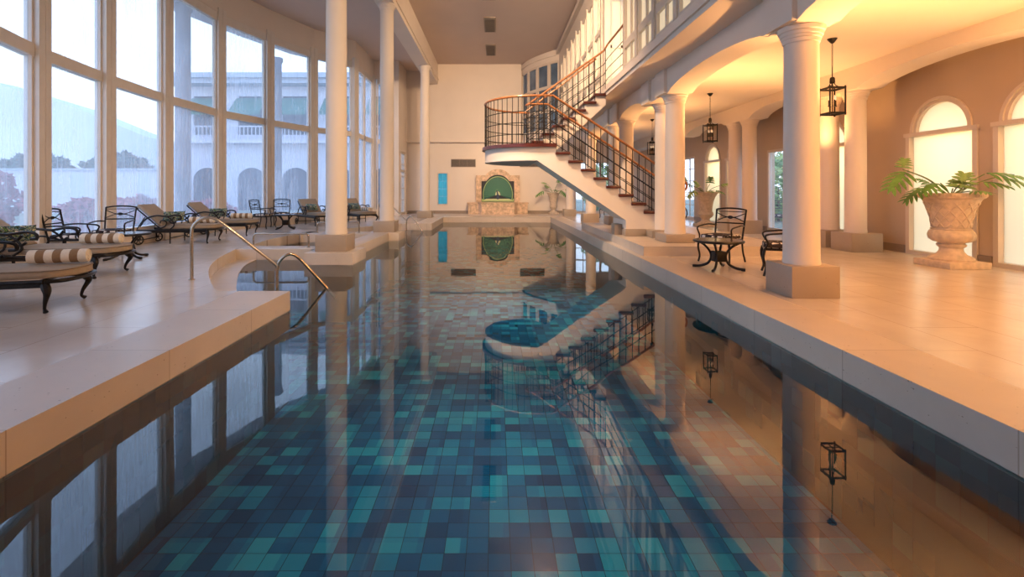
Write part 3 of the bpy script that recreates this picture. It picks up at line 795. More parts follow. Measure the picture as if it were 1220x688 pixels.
# handrail volutes at the foot
v = MB()
for y in (yf+.03, ym1-.02):
    z0 = lz(end)+1.06
    pts = [(end, y, z0)]+[(end+.10+.13*math.sin(a)*(1-a/14), y, z0-.17+.13*math.cos(a)*(1-a/14)) for a in [k*.45 for k in range(0, 11)]]
    v.tube(pts, .024, 8)
S(v, 'volute', M['rail'])
v = MB()
for y in (yf+.03, ym1-.02):
    z0 = lz(end)+.47
    v.tube([(end, y, z0)]+[(end+.05+.17*math.sin(a), y, z0-.17+.17*math.cos(a)) for a in [k*.35 for k in range(0, 10)]], .013, 6)
    v.box(end-.02, end+.02, y-.02, y+.02, .18, lz(end)+1.05)
S(v, 'newel_scroll', M['iron'])

# ------------------------------------------------------------------ mural fountain
T = thing('mural_surround', 'arched coral-stone surround with seat-height basin at the end wall framing the peacock mural', 'surround', (.13, 24.3, 0))
mb = MB()
fx = 1.06; zs, zc = 1.88, 2.18
def arch_outline(hw, r, zb, zs, zc):
    n = 16; c = zc-r
    a0 = math.asin(min(1, max(-1, (zs-c)/r)))
    xa = r*math.cos(a0)
    pts = [(-hw, zb), (-hw, zs), (-xa, zs)]
    for k in range(1, n): 
        a = PI-a0-(PI-2*a0)*k/n; pts.append((r*math.cos(a), c+r*math.sin(a)))
    pts += [(xa, zs), (hw, zs), (hw, zb)]
    return pts
def ring(mb, A, B, y0, y1):
    """frame between outline A (outer) and B (inner), same point count"""
    n = len(A)
    for y in (y0, y1):
        mb.add([(a[0], y, a[1]) for a in A]+[(b[0], y, b[1]) for b in B], [(i, i+1, n+i+1, n+i) for i in range(n-1)])
    for Q in (A, B):
        mb.add([(a[0], y0, a[1]) for a in Q]+[(a[0], y1, a[1]) for a in Q], [(i, i+1, n+i+1, n+i) for i in range(n-1)])
A = arch_outline(1.06, .74, .58, 1.88, 2.19); B = arch_outline(.82, .66, .58, 1.62, 1.94)
ring(mb, A, B, -.22, 0)
ring(mb, arch_outline(1.09, .77, .58, 1.91, 2.22), arch_outline(1.0, .70, .58, 1.84, 2.14), -.25, -.2)
mb.build('arch_frame', M['marble'], T, smooth=False)
bs = MB()
pl = [(-1.45, 0), (-1.45, -.75), (-.95, -.75), (-.78, -1.2), (.78, -1.2), (.95, -.75), (1.45, -.75), (1.45, 0)]
bs.prism(pl, 0, .50); bs.build('basin', M['marble'], T, smooth=False)
bs = MB(); bs.prism([(x*1.03, y-.04 if y < 0 else 0) for x, y in pl], .50, .57); bs.build('ledge', M['marble'], T, smooth=False)
# mural panel
mu = MB()
inn = arch_outline(.82, .66, .58, 1.62, 1.94)
mu.add([(x, -.08, z) for x, z in inn], [tuple(range(len(inn)))], 0)
def disc(mb, x, z, rx, rz, y, mi, ang=0, n=14):
    vs = [(x+rx*math.cos(2*PI*k/n)*math.cos(ang)-rz*math.sin(2*PI*k/n)*math.sin(ang), y, z+rx*math.cos(2*PI*k/n)*math.sin(ang)+rz*math.sin(2*PI*k/n)*math.cos(ang)) for k in range(n)]
    mb.add(vs, [tuple(range(n))], mi)
def fan(mb, r, y, mi, zc=.95, low=-.30):
    n = 40; vs = []
    for k in range(n+1):
        a = low+(PI-2*low)*k/n
        vs.append((r*1.0*math.cos(a), y, zc+r*1.22*math.sin(a)))
    mb.add([(0, y, zc)]+vs, [(0, i+1, i+2) for i in range(n)], mi)
mu.box(-.80, .80, -.083, -.081, .60, .74, 1)      # ground
mu.box(-.70, .70, -.0845, -.083, .66, .72, 5)
fan(mu, .77, -.086, 2); fan(mu, .745, -.0875, 1); fan(mu, .715, -.089, 2);
for k in range(36):
    a = -.15+(PI+.3)*k/35; mu.add([(.16*math.cos(a-.03), -.0905, .95+.18*math.sin(a-.03)), (.69*math.cos(a-.012), -.0905, .95+.84*math.sin(a-.012)), (.69*math.cos(a+.012), -.0905, .95+.84*math.sin(a+.012)), (.16*math.cos(a+.03), -.0905, .95+.18*math.sin(a+.03))], [(0, 1, 2, 3)], 3) 
for ri, rad in enumerate((.66, .58, .50, .42, .34, .26)):
    n = int(26-ri*3)
    for k in range(n):
        a = -.1+(PI+.2)*(k+.5*(ri % 2))/n
        if a > PI+.1: continue
        x = rad*math.cos(a); z = .95+rad*1.22*math.sin(a)
        disc(mu, x, z, .026-ri*.002, .017, -.092, 3, a, 8); disc(mu, x, z, .014, .010, -.094, 4, a, 6)
fan(mu, .13, -.095, 5)
disc(mu, 0, .84, .075, .14, -.098, 4); disc(mu, -.02, 1.02, .035, .10, -.099, 4, .2); disc(mu, -.05, 1.13, .04, .03, -.1, 4)
mu.add([(-.08, -.1, 1.135), (-.13, -.1, 1.115), (-.08, -.1, 1.11)], [(0, 1, 2)], 1)
for k in (-1, 0, 1): mu.add([(-.045+k*.012, -.1, 1.15), (-.05+k*.03, -.1, 1.21), (-.04+k*.03, -.1, 1.21)], [(0, 1, 2)], 1)
mo = mu.build('mural', [M['mnavy'], M['gold'], M['mteal'], M['mgreen'], M['mbody'], M['mpale']], None, smooth=False, fix=False)
mo.location = (.13, 24.3, 0)
tag(mo, 'arched mural of a green peacock with fanned tail on the end wall', 'mural')

# ------------------------------------------------------------------ grab rails
def arc_pts(c, r, a0, a1, n, f):
    return [f(c[0]+r*math.cos(a0+(a1-a0)*k/n), c[1]+r*math.sin(a0+(a1-a0)*k/n)) for k in range(n+1)]
def step_rail(label, my=None):
    F = (lambda p: p) if my is None else (lambda p: (p[0], my-p[1], p[2]))
    t = thing('pool_handrail', label, 'handrail', F((-4.03, 6.42, 0)), group='bent steel handrails at the pool steps')
    o = Vector(F((-4.03, 6.42, 0)))
    p = curve([(-4.03, 6.42, 0), (-4.03, 6.42, .35), (-4.03, 6.42, .62), (-4.01, 6.43, .72), (-3.93, 6.45, .80), (-3.82, 6.48, .825), (-3.72, 6.5, .78), (-3.55, 6.55, .63), (-3.3, 6.62, .40), (-3.02, 6.7, .14)], 5)
    MB().tube([Vector(F(q))-o for q in p], .021, 12).build('upper_bar', M['steel'], t)
    p = curve([(-3.02, 6.7, WL+.01), (-3.02, 6.7, .10), (-2.98, 6.71, .22), (-2.88, 6.74, .295), (-2.78, 6.8, .25), (-2.6, 6.88, .02), (-2.40, 6.98, -.26), (-2.32, 7.02, -.38)], 5)
    MB().tube([Vector(F(q))-o for q in p], .021, 12).build('lower_bar', M['steel'], t)
    MB().lathe([(.04, 0), (.04, .008), (.022, .012)], 16).build('base_flange', M['steel'], t)
step_rail('bent steel handrail rising from the deck at the near curved pool steps')
step_rail('far bent steel handrail beyond the second column at the pool steps', 23.16)
def u_rail(x0, x1, y, label):
    t = thing('grab_rail', label, 'handrail', ((x0+x1)/2, y, 0), group='low U-shaped grab rails')
    h = .285; w = (x1-x0)/2; r = .07
    p = [(-w, 0, 0), (-w, 0, h-r)]+[(-w+r-r*math.cos(a), 0, h-r+r*math.sin(a)) for a in (.4, .8, 1.2)]+[(-w+r, 0, h), (w-r, 0, h)]+[(w-r+r*math.sin(a), 0, h-r+r*math.cos(a)) for a in (.4, .8, 1.2)]+[(w, 0, h-r), (w, 0, 0)]
    MB().tube(p, .02, 12).build('bar', M['steel'], t)
    for s in (-1, 1): MB().lathe([(.04, 0), (.04, .008), (.022, .012)], 16, c=(s*w, 0, 0)).build('base_flange', M['steel'], t)
u_rail(-5.0, -3.86, 10.0, 'low steel U rail on the near spa wall, left of the first column')
u_rail(-4.95, -3.79, 13.45, 'low steel U rail on the far spa wall, behind the first column')

# ------------------------------------------------------------------ furniture
def cabriole(x, y, ztop, dx, dy, h=0):
    pts = [(x, y, ztop), (x+dx*.30, y+dy*.30, ztop*.82), (x+dx*.42, y+dy*.42, ztop*.66), (x+dx*.15, y+dy*.15, ztop*.38), (x+dx*.05, y+dy*.05, ztop*.16), (x+dx*.24, y+dy*.24, .018)]
    return MB().tube(curve(pts, 4), [.03, .032, .034, .036, .036, .035, .033, .030, .027, .024, .021, .019, .017, .015, .014, .013, .013, .014, .016, .018, .02], 8)
def scroll_arm(s):
    """scrolled armrest of the lounger on side s (+1/-1); x along the bed"""
    y = s*.35; mb = MB(); D = .13
    p = curve([(-1.62, y, .40), (-1.50, y, .56), (-1.30, y, .63), (-1.08, y, .61), (-.92, y, .64), (-.82, y, .62), (-.80, y, .56), (-.86, y, .55)], 5)
    mb.tube(p, .018, 8)
    mb.tube(curve([(-1.02, y, .33), (-.94, y, .42), (-.98, y, .52), (-1.06, y, .60)], 4), .014, 8)
    mb.tube(curve([(-1.25, y, .34), (-1.12, y, .40), (-1.10, y, .50), (-1.20, y, .52), (-1.22, y, .46)], 4), .013, 8)
    mb.tube(curve([(-.94, y, .60), (-.98, y, .54), (-1.04, y, .50), (-.96, y, .46), (-.90, y, .50)], 4), .016, 8)
    mb.v = [(v[0]+D, v[1], v[2]) for v in mb.v]
    return mb
def rounded_foot(x_back, hw, r, z0, z1, mi=0):
    pts = [(x_back, -hw), (-.10, -hw)]+[(-.10+.10*math.sin(PI/2*k/5)+.06*math.sin(PI*k/10), -hw+(hw)*(1-math.cos(PI/2*k/5))*1.0) for k in range(1, 6)]
    pts = [(x_back, -hw), (-.18, -hw), (-.06, -hw+.05), (0, -hw+.18), (.02, 0), (0, hw-.18), (-.06, hw-.05), (-.18, hw), (x_back, hw)]
    return pts
def cushion_mesh(outline, z0, z1, puff=.02):
    """softly rounded slab from a convex outline"""
    c = Vector((sum(p[0] for p in outline)/len(outline), sum(p[1] for p in outline)/len(outline)))
    mb = MB(); n = len(outline); rings = []
    for ins, z in ((.03, z0), (0, z0+.015), (0, z1-.02), (.02, z1-.005), (.05, z1)):
        r = []
        for p in outline:
            v = Vector(p)-c; L = v.length; v = v*((L-ins)/L); r.append((c.x+v.x, c.y+v.y, z))
        rings.append(r)
    vs = [q for r in rings for q in r]; fs = []
    for i in range(len(rings)-1):
        for k in range(n): fs.append((i*n+k, i*n+(k+1) % n, (i+1)*n+(k+1) % n, (i+1)*n+k))
    fs.append(tuple(range(n))[::-1]); vs.append((c.x, c.y, z1+puff*.5)); 
    for k in range(n): fs.append(((len(rings)-1)*n+k, (len(rings)-1)*n+(k+1) % n, len(vs)-1))
    return mb.add(vs, fs)
def make_lounger(label):
    t = thing('sun_lounger', label, 'sun lounger', group='cushioned metal sun loungers by the window wall')
    fr = MB()
    for s in (-1, 1): fr.tube([(-1.62, s*.34, .31), (-.15, s*.34, .31)], .02, 8)
    fr.tube(curve([(-.15, -.34, .31), (-.03, -.26, .31), (.02, 0, .31), (-.03, .26, .31), (-.15, .34, .31)], 5), .02, 8)
    for x in (-1.62, -1.1, -.65, -.2): fr.tube([(x, -.34, .31), (x, .34, .31)], .014, 6)
    for s in (-1, 1): fr.box(-1.60, -.15, s*.34-.008, s*.34+.008, .255, .31)
    fr.tube([(-1.50, -.36, .10), (-1.50, .36, .10)], .012, 6)
    for s in (-1, 1):
        fr.tube([(-1.50, s*.33, .31), (-1.50, s*.33, .10)], .014, 6)
        fr.tube([(-1.40, s*.33, .60), (-1.58, s*.33, .31)], .011, 6)
    fr.tube([(-.90, -.33, .14), (-.90, .33, .14)], .010, 6)
    fr.build('frame', M['iron'], t)
    bf = MB()
    ang = math.radians(43); L = .66; x0, z0 = -1.10, .34
    for s in (-1, 1): bf.tube([(x0, s*.31, z0), (x0-L*math.cos(ang), s*.31, z0+L*math.sin(ang))], .015, 8)
    bf.tube([(x0-L*math.cos(ang), -.31, z0+L*math.sin(ang)), (x0-L*math.cos(ang), .31, z0+L*math.sin(ang))], .015, 8)
    bf.build('back_frame', M['iron'], t)
    for s in (-1, 1):
        cabriole(-.16, s*.31, .30, .10, s*.12).build('leg', M['iron'], t)
        MB().tube([(-.90, s*.33, .31), (-.90, s*.33, .015)], [.016, .013], 8).build('leg', M['iron'], t)
        scroll_arm(s).build('armrest', M['iron'], t)
        w = MB()
        w.tube([(-1.50+.095*math.cos(2*PI*k/20), s*.39, .11+.095*math.sin(2*PI*k/20)) for k in range(20)], .015, 8, closed=True)
        for k in range(3):
            a = PI*k/3; w.tube([(-1.50-.09*math.cos(a), s*.39, .11-.09*math.sin(a)), (-1.50+.09*math.cos(a), s*.39, .11+.09*math.sin(a))], .008, 6)
        w.tube([(-1.50, s*.36, .11), (-1.50, s*.41, .11)], .024, 10)
        w.build('wheel', M['rubber'], t)
    cushion_mesh(rounded_foot(-1.08, .33, .1, 0, 0), .335, .42).build('seat_cushion', M['cushion'], t, angle=60)
    sp = MB(); o = rounded_foot(-1.08, .333, .1, 0, 0)
    sp.tube([(x, y, .345) for x, y in o], .006, 6, closed=True); sp.tube([(x, y, .41) for x, y in o], .006, 6, closed=True)
    sp.build('piping', M['piping'], t)
    bc = cushion_mesh([(-.68, -.31), (-.02, -.31), (-.02, .31), (-.68, .31)], 0, .085)
    b = bc.build('back_cushion', M['cushion'], t, angle=60)
    b.data.transform(Matrix.Translation((x0+.01, 0, z0+.02)) @ Matrix.Rotation(ang, 4, 'Y'))
    return t
def make_pillow(label):
    n = 10; mb = MB(); vs = []; fs = []
    for sgn in (1, -1):
        o = len(vs)
        for i in range(n+1):
            for j in range(n+1):
                u = -1+2*i/n; v = -1+2*j/n
                h = .07*((1-u**4)*(1-v**4))**.6
                e = 1-.06*(1-abs(u*v))
                vs.append((u*.24*e*1.0, v*.155*e, sgn*h))
        for i in range(n):
            for j in range(n):
                a = o+i*(n+1)+j; fs.append((a, a+1, a+n+2, a+n+1))
    mb.add(vs, fs)
    o = mb.build('throw_pillow', M['tropic'], None, angle=80)
    me = o.data; bm = bmesh.new(); bm.from_mesh(me); bmesh.ops.remove_doubles(bm, verts=bm.verts[:], dist=.001); bmesh.ops.recalc_face_normals(bm, faces=bm.faces[:]); bm.to_mesh(me); bm.free()
    # stand it: long side across the bed (y), leaning back 45 deg
    me.transform(Matrix.Rotation(math.radians(-58), 4, 'Y') @ Matrix.Rotation(PI/2, 4, 'Z') )
    return tag(o, label, 'pillow', 'leaf-print pillows on the loungers')
def make_towel(label):
    mb = MB(); n = 7; L = .50; seg = 18; r = .070
    for k in range(n):
        x0 = -L/2+L*k/n; x1 = x0+L/n
        prof = []
        for x in (x0, (x0+x1)/2, x1):
            prof.append((x, 0, 0))
        mb.tube(prof, [r, r*1.01, r], seg, mi=k % 2, cap=False)
    for s in (-1, 1):     # rolled ends: spiral
        mb.tube([(s*(L/2-.012), 0, 0), (s*(L/2-.002), 0, 0), (s*(L/2+.004), 0, 0)], [r*.98, r*.9, r*.6], seg, mi=0, cap=True)
        p = [(s*(L/2+.004), .055*(k/26)*math.cos(k*.6), .055*(k/26)*math.sin(k*.6)) for k in range(4, 27)]
        mb.tube(p, .0055, 5, mi=0)
    o = mb.build('rolled_towel', [M['towel_white'], M['towel_brown']], None, angle=50)
    return tag(o, label, 'towel', 'striped towels rolled on the loungers')
def yaw(d): return math.atan2(d[1], d[0])
# (foot centre x,y) and direction head->foot
LG = [((-4.26, 5.02), (.965, .26), 'sun lounger nearest the camera, cut off by the left edge of the photo'),
      ((-5.20, 6.80), (.99, .10), 'second sun lounger from the camera, its striped towel left of the two nearest armchairs'),
      ((-6.28, 11.05), (.985, .15), 'sun lounger with raised back right of the nearest side table, left of its pair'),
      ((-6.28, 12.75), (.99, .12), 'sun lounger with raised back behind the near handrail, right one of its pair'),
      ((-5.55, 15.95), (.70, -.71), 'sun lounger mostly hidden behind the first pool column, raised back showing left of it'),
      ((-4.36, 16.85), (.70, -.71), 'sun lounger seen between the first and second pool columns')]
PLAB = ['leaf-print pillow on the nearest sun lounger, outside the left edge of the photo', 'leaf-print pillow at the left edge of the photo on the second sun lounger',
        'leaf-print pillow on the lounger right of the nearest side table', 'leaf-print pillow on the lounger behind the near handrail',
        'leaf-print pillow on the lounger left of the first pool column', 'leaf-print pillow on the lounger between the two pool columns']
TLAB = ['brown and cream striped rolled towel nearest the camera', 'brown and cream striped rolled towel on the second lounger from the camera',
        'striped rolled towel seen through the bend of the near handrail', 'striped rolled towel on the lounger foot left of the small armchair pair', None,
        'striped rolled towel on the lounger between the two pool columns']
lp = pp = tp = None
for i, ((x, y), d, lab) in enumerate(LG):
    l = make_lounger(lab) if lp is None else copy_tree(lp); lp = lp or l
    dv = Vector(d).normalized(); a = yaw(d)
    l.location = (x, y, 0); l.rotation_euler = (0, 0, a); l['label'] = lab
    k = (1.16, 1.3)[i] if i < 2 else 1; l.scale = (k, 1, 1)
    def W(lx, ly): return (x+lx*dv.x-ly*dv.y, y+lx*dv.y+ly*dv.x)
    p = make_pillow(PLAB[i]) if pp is None else pp.copy()
    if pp is not None: COL.objects.link(p)
    pp = pp or p; p['label'] = PLAB[i]
    q = W(-.93*k-(.12 if i == 1 else 0), -.10); p.scale = (.86,)*3; p.location = (q[0], q[1], .60); p.rotation_euler = (0, 0, a-.95)
    if TLAB[i]:
        w = make_towel(TLAB[i]) if tp is None else tp.copy()
        if tp is not None: COL.objects.link(w)
        tp = tp or w; w['label'] = TLAB[i]
        q = W(-.42 if i > 1 else (-.26, -.36)[i], .08); w.location = (q[0], q[1], .507); w.rotation_euler = (0, 0, a+(.0 if i > 1 else .05))

def make_chair(label):
    t = thing('armchair', label, 'armchair', group='cast-metal armchairs with lattice cushions')
    hw = .25
    # local: faces +x ; seat z .40
    fr = MB()
    fr.tube([(.24, -hw, .38), (.24, hw, .38), (-.22, hw-.02, .38), (-.22, -hw+.02, .38)], .016, 8, closed=True)
    for k in range(5): fr.tube([(-.22, -.2+k*.1, .385), (.24, -.2+k*.1, .385)], .007, 6)
    fr.build('seat_frame', M['iron'], t)
    for s in (-1, 1):
        MB().tube(curve([(.24, s*hw, .38), (.255, s*(hw+.01), .26), (.225, s*(hw), .12), (.25, s*(hw+.01), .012)], 5), [.02]*4+[.016]*12, 8).build('leg', M['iron'], t)
        MB().tube(curve([(-.22, s*(hw-.02), .38), (-.24, s*(hw-.02), .2), (-.30, s*(hw-.01), .012)], 5), .015, 8).build('leg', M['iron'], t)
        a = MB(); a.tube(curve([(-.26, s*(hw-.01), .60), (-.10, s*(hw+.03), .615), (.10, s*(hw+.045), .60), (.20, s*(hw+.04), .585), (.235, s*(hw+.035), .55), (.20, s*(hw+.02), .46), (.23, s*hw, .39)], 5), .013, 8)
        a.build('armrest', M['iron'], t)
    b = MB()
    def bp(y, z): return (-.22-.10*(z-.38)/.5, y, z)
    for s in (-1, 1): b.tube([bp(s*(hw-.02), .38), bp(s*(hw-.01), .6), bp(s*(hw+.0), .865)], .015, 8)
    b.tube(curve([bp(-hw, .86), bp(-hw*.5, .88), bp(0, .885), bp(hw*.5, .88), bp(hw, .86)], 4), .015, 8)
    b.tube([bp(-hw, .83), bp(hw, .83)], .008, 6); b.tube([bp(-hw+.01, .64), bp(hw-.01, .64)], .012, 8)
    for s in (-1, 1):
        b.tube(curve([bp(-hw, .81), bp(-hw*.45, .75), bp(0, .735), bp(hw*.45, .72), bp(hw, .66)][::s], 4), .008, 6)
        b.tube(curve([bp(s*hw, .81), bp(s*.1, .745), bp(0, .735)], 4), .008, 6)
        b.tube(curve([bp(s*hw, .66), bp(s*.1, .725), bp(0, .735)], 4), .008, 6)
    m = Matrix.Translation(bp(0, .735)) @ Matrix.Rotation(PI/2, 4, 'Y')
    n = 16; vs = []
    for h in (-.012, .012):
        for k in range(n): vs.append(m @ Vector((.028*math.cos(2*PI*k/n), .042*math.sin(2*PI*k/n), h)))
    b.add(vs, [tuple(range(n))[::-1], tuple(range(n, 2*n))]+[(k, (k+1) % n, n+(k+1) % n, n+k) for k in range(n)])
    b.build('backrest', M['iron'], t)
    cushion_mesh([(-.21, -.22), (-.1, -.235), (.12, -.245), (.22, -.24), (.25, -.18), (.25, .18), (.22, .24), (.12, .245), (-.1, .235), (-.21, .22)], .395, .47, .03).build('seat_cushion', M['lattice'], t, angle=60)
    return t
CH = [((-7.0, 8.02), (.97, .25), 'armchair nearest the camera on the left, seen side-on beside the window post'),
      ((-7.08, 8.95), (.25, -.97), 'armchair facing the camera behind the nearest left side table'),
      ((-7.08, 14.78), (.97, -.1), 'small far armchair seen side-on before the misted windows'),
      ((-6.92, 15.6), (.3, -.95), 'small far armchair facing the camera behind the far side table'),
      ((3.72, 7.95), (-.8, -.6), 'armchair with lattice cushion behind the round table on the right deck'),
      ((4.02, 6.75), (-.9, .44), 'armchair half hidden behind the nearest white column'),
      ((4.7, 20.2), (-.5, -.85), 'tiny dark armchair glimpsed beneath the stair soffit'),
      ((8.95, 15.4), (-.6, -.8), 'armchair outside the white garden door')]
cp = None
for (x, y), d, lab in CH:
    c = make_chair(lab) if cp is None else copy_tree(cp); cp = cp or c
    c.location = (x, y, 0 if x < 8 else -.05); c.rotation_euler = (0, 0, yaw(d)); c['label'] = lab
def make_table(label):
    t = thing('side_table', label, 'table', group='low round side tables')
    MB().lathe([(.36, .405), (.385, .41), (.39, .425), (.385, .44), (.365, .445), (.36, .442)], 40).build('rim', M['iron'], t)
    MB().lathe([(.362, .43), (.362, .446)], 40).build('tabletop', M['tabletop'], t, smooth=False)
    h = MB(); h.bbox(-.095, .095, -.095, .095, .12, .27, .008); h.build('hub', M['iron'], t)
    for k in range(4):
        a = PI/4+PI/2*k+.15; ca, sa = math.cos(a), math.sin(a)
        p = curve([(r*ca, r*sa, z) for r, z in ((.31, .41), (.21, .35), (.13, .26), (.115, .17), (.16, .085), (.27, .035), (.38, .025))], 4)
        mb = MB(); mb.tube(p, [.018]*15+[.02]*10, 8)
        mb.tube([(.34*ca, .34*sa, .022), (.40*ca, .40*sa, .022)], .022, 8)
        mb.build('leg', M['iron'], t)
    return t
tp0 = None
for (x, y), rz, lab in [((3.36, 7.28), 0, 'low round metal table on the right deck, before the lattice-cushion armchair'),
                        ((-6.42, 8.42), .3, 'low round metal table beside the two nearest left armchairs'),
                        ((-6.38, 14.72), .2, 'low round metal table beside the two small far armchairs')]:
    c = make_table(lab) if tp0 is None else copy_tree(tp0); tp0 = tp0 or c
    c.location = (x, y, 0); c.rotation_euler = (0, 0, rz); c['label'] = lab; c.scale = (.92, .92, 1)

# ------------------------------------------------------------------ urns and plants
def leaf_mesh(mb, base, d, up, L, lobes=5, w=.5, mi=0, droop=.35):
    """deeply lobed leaf: midrib blade plus finger lobes"""
    d = d.normalized(); side = d.cross(up).normalized(); up = side.cross(d).normalized()
    def blade(p, dd, l, wd):
        s = dd.cross(up)
        if s.length < 1e-3: s = side
        s.normalize(); vs = []; K = 5
        for k in range(K+1):
            u = k/K; wv = wd*math.sin(PI*min(1, u*.9+.08))**.8*(1 if k < K else 0.05)
            c = p+dd*l*u-Vector((0, 0, 1))*droop*l*u*u
            vs += [c+s*wv, c+up*wv*.15, c-s*wv]
        fs = []
        for k in range(K):
            a = 3*k; fs += [(a, a+1, a+4, a+3), (a+1, a+2, a+5, a+4)]
        mb.add(vs, fs, mi)
    blade(base+d*L*.1, d, L*.9, L*.11)
    for k in range(lobes):
        u = .12+.62*k/max(1, lobes-1)
        p = base+d*L*u-Vector((0, 0, 1))*droop*L*u*u*.9
        l = L*(.52-.30*abs(u-.25)); an = math.radians(78-48*u)
        for s in (-1, 1):
            blade(p, (d*math.cos(an)+side*s*math.sin(an)).normalized(), l, L*.062)
def plant(t, spec, zt, stem_r=.009, sc=1, mats=None):
    mats = mats or ['leaf', 'leafpale']
    for i, (dx, dy, dz, ld, L) in enumerate(spec):
        tip = Vector((dx, dy, zt+dz)); b = Vector((dx*.08, dy*.08, zt-.05))
        mid = (b+tip)*.5+Vector((0, 0, .18*tip.length*.3))-Vector((dx, dy, 0))*.08
        p = curve([b, mid, tip], 6)
        s = MB(); s.tube(p, stem_r, 6)
        so = s.build('stem', M['stem'], t)
        mb = MB(); leaf_mesh(mb, tip, Vector(ld), Vector((0, -.35, 1)), L, lobes=5)
        mb.build('leaf', M[mats[i % 2]], so, angle=60, fix=False)
# big near urn
U = thing('stone_urn', 'large carved stone urn planter by the glowing arched window, right edge of the photo', 'planter', (7.12, 7.55, 0))
U.scale = (.74, .74, 1.0)
MB().bbox(-.43, .43, -.43, .43, 0, .10, .01).build('plinth', M['urn'], U)
MB().lathe([(.37, .10), (.38, .13), (.34, .16), (.25, .19), (.20, .24), (.19, .29), (.235, .32), (.245, .345), (.22, .36), (.22, .375)], 48).build('foot', M['urn'], U, angle=40)
# gadrooned bowl
mb = MB(); seg = 72; prof = [(.22, .375), (.30, .39), (.365, .43), (.385, .49), (.36, .55), (.325, .575), (.34, .585), (.335, .60)]
vs = []; fs = []
for j, (r, z) in enumerate(prof):
    for k in range(seg):
        th = 2*PI*k/seg; amp = .028*math.sin(PI*min(1, j/5)) if j < 6 else 0
        rr = r-amp+amp*abs(math.cos(th*7))**.6*1.3; vs.append((rr*math.cos(th), rr*math.sin(th), z))
for j in range(len(prof)-1):
    for k in range(seg): fs.append((j*seg+k, j*seg+(k+1) % seg, (j+1)*seg+(k+1) % seg, (j+1)*seg+k))
mb.add(vs, fs); mb.build('bowl', M['urn'], U, angle=50)
def body(prof, seg, lat):
    mb = MB(); n = len(prof)
    mb.lathe(prof, seg)
    if lat:      # raised lattice bands
        P = lambda f: next((Vector((prof[i][0]+(prof[i+1][0]-prof[i][0])*g, prof[i][1]+(prof[i+1][1]-prof[i][1])*g)) for i in range(n-1) for g in [((f*(prof[-1][1]-prof[0][1])+prof[0][1])-prof[i][1])/(prof[i+1][1]-prof[i][1])] if 0 <= g <= 1), Vector(prof[-1]))
        for s in (-1, 1):
            for k in range(12):
                pts = []
                for q in range(13):
                    f = .06+.80*q/12; rz = P(f); th = 2*PI*k/12+s*f*1.35
                    pts.append(((rz.x+.004)*math.cos(th), (rz.x+.004)*math.sin(th), rz.y))
                mb.tube(pts, .013, 6)
    return mb
body([(.30, .59), (.315, .63), (.325, .70), (.345, .78), (.38, .88), (.43, .98), (.485, 1.06)], 48, True).build('body', M['urn'], U, angle=40)
rm = MB(); rm.lathe([(.485, 1.055), (.525, 1.07), (.535, 1.09), (.54, 1.13), (.53, 1.145), (.47, 1.145), (.45, 1.10)], 60)
for k in range(60):
    th = 2*PI*k/60; c = Vector((.54*math.cos(th), .54*math.sin(th), 1.11)); rm.tube([c-Vector((0, 0, .028)), c, c+Vector((0, 0, .028))], [.006, .014, .006], 5)
rm.build('rim', M['urn'], U, angle=40)
MB().lathe([(.46, 1.09), (.44, 1.12), (.2, 1.135)], 32).build('soil', M['soil'], U)
P1 = thing('potted_philodendron', 'long-stemmed split-leaf plant growing in the large carved urn', 'plant', (7.12, 7.55, 1.135))
plant(P1, [(-.78, -.1, .36, (-.75, -.2, -.45), .46), (-.80, -.05, .38, (.25, .1, .95), .26), (.30, -.22, .30, (.75, -.35, .10), .46), (.42, -.30, .26, (.7, -.5, -.20), .44),
           (-.35, -.2, .16, (-1, -.2, -.15), .40), (-.15, -.3, .14, (-.5, -.6, .3), .36), (-.42, .0, .10, (-1, .1, -.5), .36), (.05, -.1, .06, (.22, 0, 1), .40),
           (.12, .1, .08, (.4, .2, .7), .26), (.25, -.2, .18, (.6, -.6, .0), .36), (-.10, .2, .12, (-.3, .4, .5), .3), (-.05, -.35, .04, (.2, -.8, .1), .3)], 0, mats=['leaf', 'leafmid'])
# slim urns further back
def slim_urn(label, loc, h, r, plabel):
    t = thing('stone_urn', label, 'planter', loc)
    s = h; w = r
    MB().bbox(-w*.72, w*.72, -w*.72, w*.72, 0, .07*s, .008).build('plinth', M['urn'], t)
    MB().lathe([(.62*w, .07*s), (.60*w, .10*s), (.38*w, .14*s), (.30*w, .20*s), (.36*w, .24*s), (.50*w, .28*s), (.60*w, .35*s), (.55*w, .42*s)], 36).build('foot', M['urn'], t, angle=40)
    MB().lathe([(.50*w, .42*s), (.50*w, .50*s), (.54*w, .62*s), (.62*w, .75*s), (.74*w, .86*s), (.90*w, .95*s), (1.0*w, .97*s), (1.0*w, 1.0*s), (.86*w, 1.0*s), (.82*w, .96*s)], 36).build('body', M['urn'], t, angle=40)
    MB().lathe([(.84*w, .955*s), (.80*w, .98*s), (.4*w, .985*s)], 24).build('soil', M['soil'], t)
    p = thing('potted_philodendron', plabel, 'plant', (loc[0], loc[1], loc[2]+h))
    return t, p
_, p = slim_urn('slender stone urn planter among the far arcade columns behind the right armchair', (6.85, 15.75, 0), 1.13, .41, 'leafy plant in the slender urn seen above the right armchair')
plant(p, [(-.45, -.1, .18, (-.8, -.1, .5), .46), (-.40, -.2, .05, (-.7, -.3, -.3), .42), (.10, -.1, .25, (.1, 0, 1), .34), (.42, -.1, .20, (.8, -.3, .4), .34), (.30, .0, .05, (.7, -.3, -.1), .32),
          (-.15, .1, .14, (-.4, .2, .8), .36), (-.6, .0, .25, (-.3, 0, 1), .34), (0, -.25, .02, (.1, -1, .1), .3)], 0)
